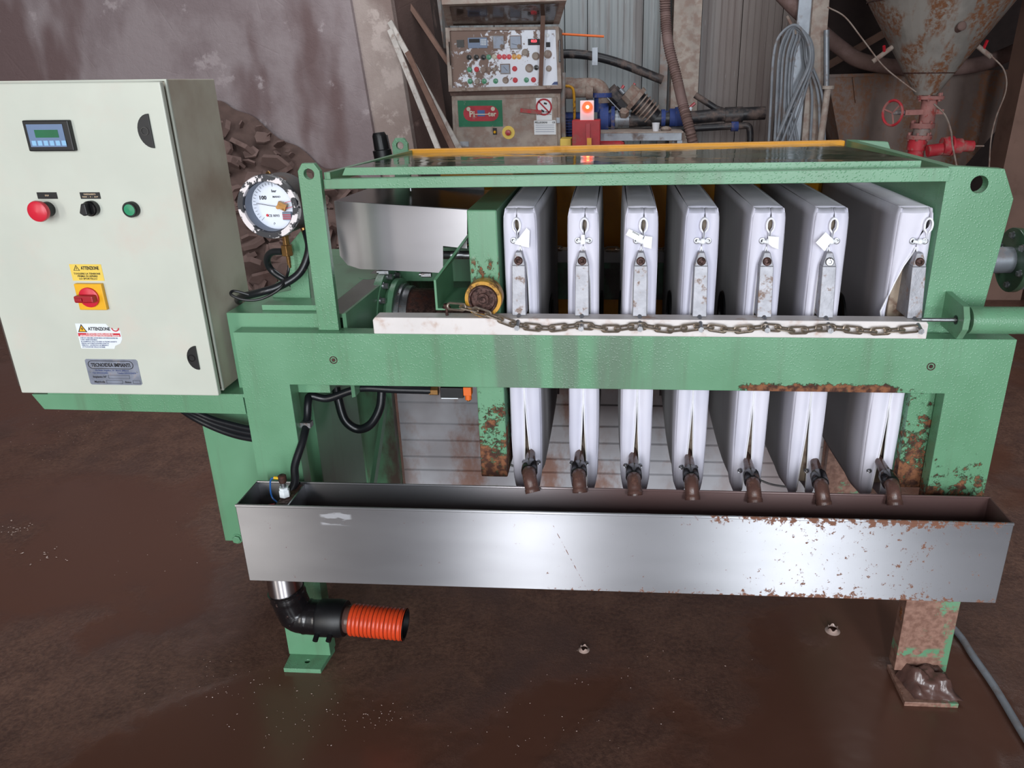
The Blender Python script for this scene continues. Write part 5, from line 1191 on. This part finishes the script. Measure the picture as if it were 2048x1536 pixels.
def disc(px,pyt,pyb,rpx,name,mat,n=24): x_ = xx(px); return B().lathe((x_,3.4,zz(pyb)),(0,0,1),[(0,0),(0,rpx*.00277),(zz(pyt)-zz(pyb),rpx*.00277),(zz(pyt)-zz(pyb),0)],n).build(name,mat,va,bevel=.001)
disc(1856,192,199,27,'flange','pinkvalve'); disc(1855,199,246,16,'valve_body','pinkvalve'); disc(1848,246,256,25,'flange','pinkvalve'); disc(1848,256,271,17,'neck','dusty_grey'); disc(1845,270,278,26,'flange','pinkvalve')
disc(1843,278,300,20,'red_body','redvalve'); disc(1843,300,330,17,'red_outlet','redvalve')
for k in range(6):
    a1 = 2*pi*k/6
    for (px,py) in ((1856,190),(1848,245),(1845,269)):
        B().cyl((xx(px)+.06*cos(a1),3.4+.06*sin(a1),zz(py)-.035),(xx(px)+.06*cos(a1),3.4+.06*sin(a1),zz(py)+.012),.008,n=6).build('bolt','pinkvalve',va)
B().bar(vx(1808,225),vx(1884,223),.05,.028).build('yoke','pinkvalve',va)
hwc = at(1785,226,'y',3.4); B().cyl(hwc,vx(1810,225),.012,n=10).build('stem','galv',va)
nrm = Vector((-.85,-.5,0)).normalized(); u_ = Vector((0,0,1)); v_ = nrm.cross(u_); rw = .071
B().tube([hwc+u_*rw*cos(2*pi*k/28)+v_*rw*sin(2*pi*k/28) for k in range(28)],.008,8,closed=True).build('handwheel','redvalve',va)
for k in range(3):
    a1 = 2*pi*k/3+1.3; B().tube([hwc,hwc+(u_*cos(a1)+v_*sin(a1))*rw],.0055,6).build('spoke','pinkvalve',va)
ra = thing('valve_actuator','red valve actuator lying horizontally below the gate valve','actuator')
B().tube([at(1855,302,'y',3.3),at(1885,298,'y',3.3)],.035,16).build('arm','redvalve',ra)
B().tube([at(1884,293,'y',3.3),at(1898,292,'y',3.3),at(1900,292,'y',3.3),at(1922,292,'y',3.3)],[.052,.056,.044,.044],20).build('drum','redvalve',ra)
B().lathe(at(1900,292,'y',3.3),(1,0,0),[(0,.044),(0,.058),(.012,.058),(.012,.044)],24).build('drum_band','redvalve',ra)
B().tube([at(1920,292,'y',3.3),at(1946,292,'y',3.3)],[.034,.031],18).build('cylinder_end','redvalve',ra)
B().tube([at(1946,292,'y',3.3),at(1968,292,'y',3.3)],.005,6).build('pin','dbrass',ra)
# rear tank
T = [at(1655,152,'y',4.3),at(2100,140,'y',4.3),at(1918,345,'y',4.3),at(1690,345,'y',4.3)]
tkk = thing('collecting_tank','wide brown tapered steel tank standing behind the cone hopper','tank')
B().hexa(T,[T[0]+Vector((0,.7,0)),T[1]+Vector((0,.7,0)),T[2]+Vector((-.1,.6,0)),T[3]+Vector((.1,.6,0))]).build('tank_wall','tank',tkk)
B().bar(T[0],T[1],.03,.02).build('tank_rim','tank',tkk)
q = at(1710,152,'y',4.26); B().bar(at(1706,155,'y',4.28),at(1712,205,'y',4.28),.012,.008,(1,0,0)).build('weld_bead','tank',tkk)
for x_,lb_ in ((T[3].x+.1,'left'),(T[2].x-.1,'right')):
    for y_ in (4.4,4.9): B().box(x_-.04,x_+.04,y_,y_+.06,0,T[3].z+.02).build('leg','postbrown',tkk)
# brace bars behind tank
for k,(x_,lb) in enumerate(((1700,'dim diagonal roof brace left of the cone'),)):
    B().bar(at(1640,140,'y',5.0),at(1850,20,'y',5.0),.05,.05).build('roof_brace','postbrown',label=lb,cat='brace')
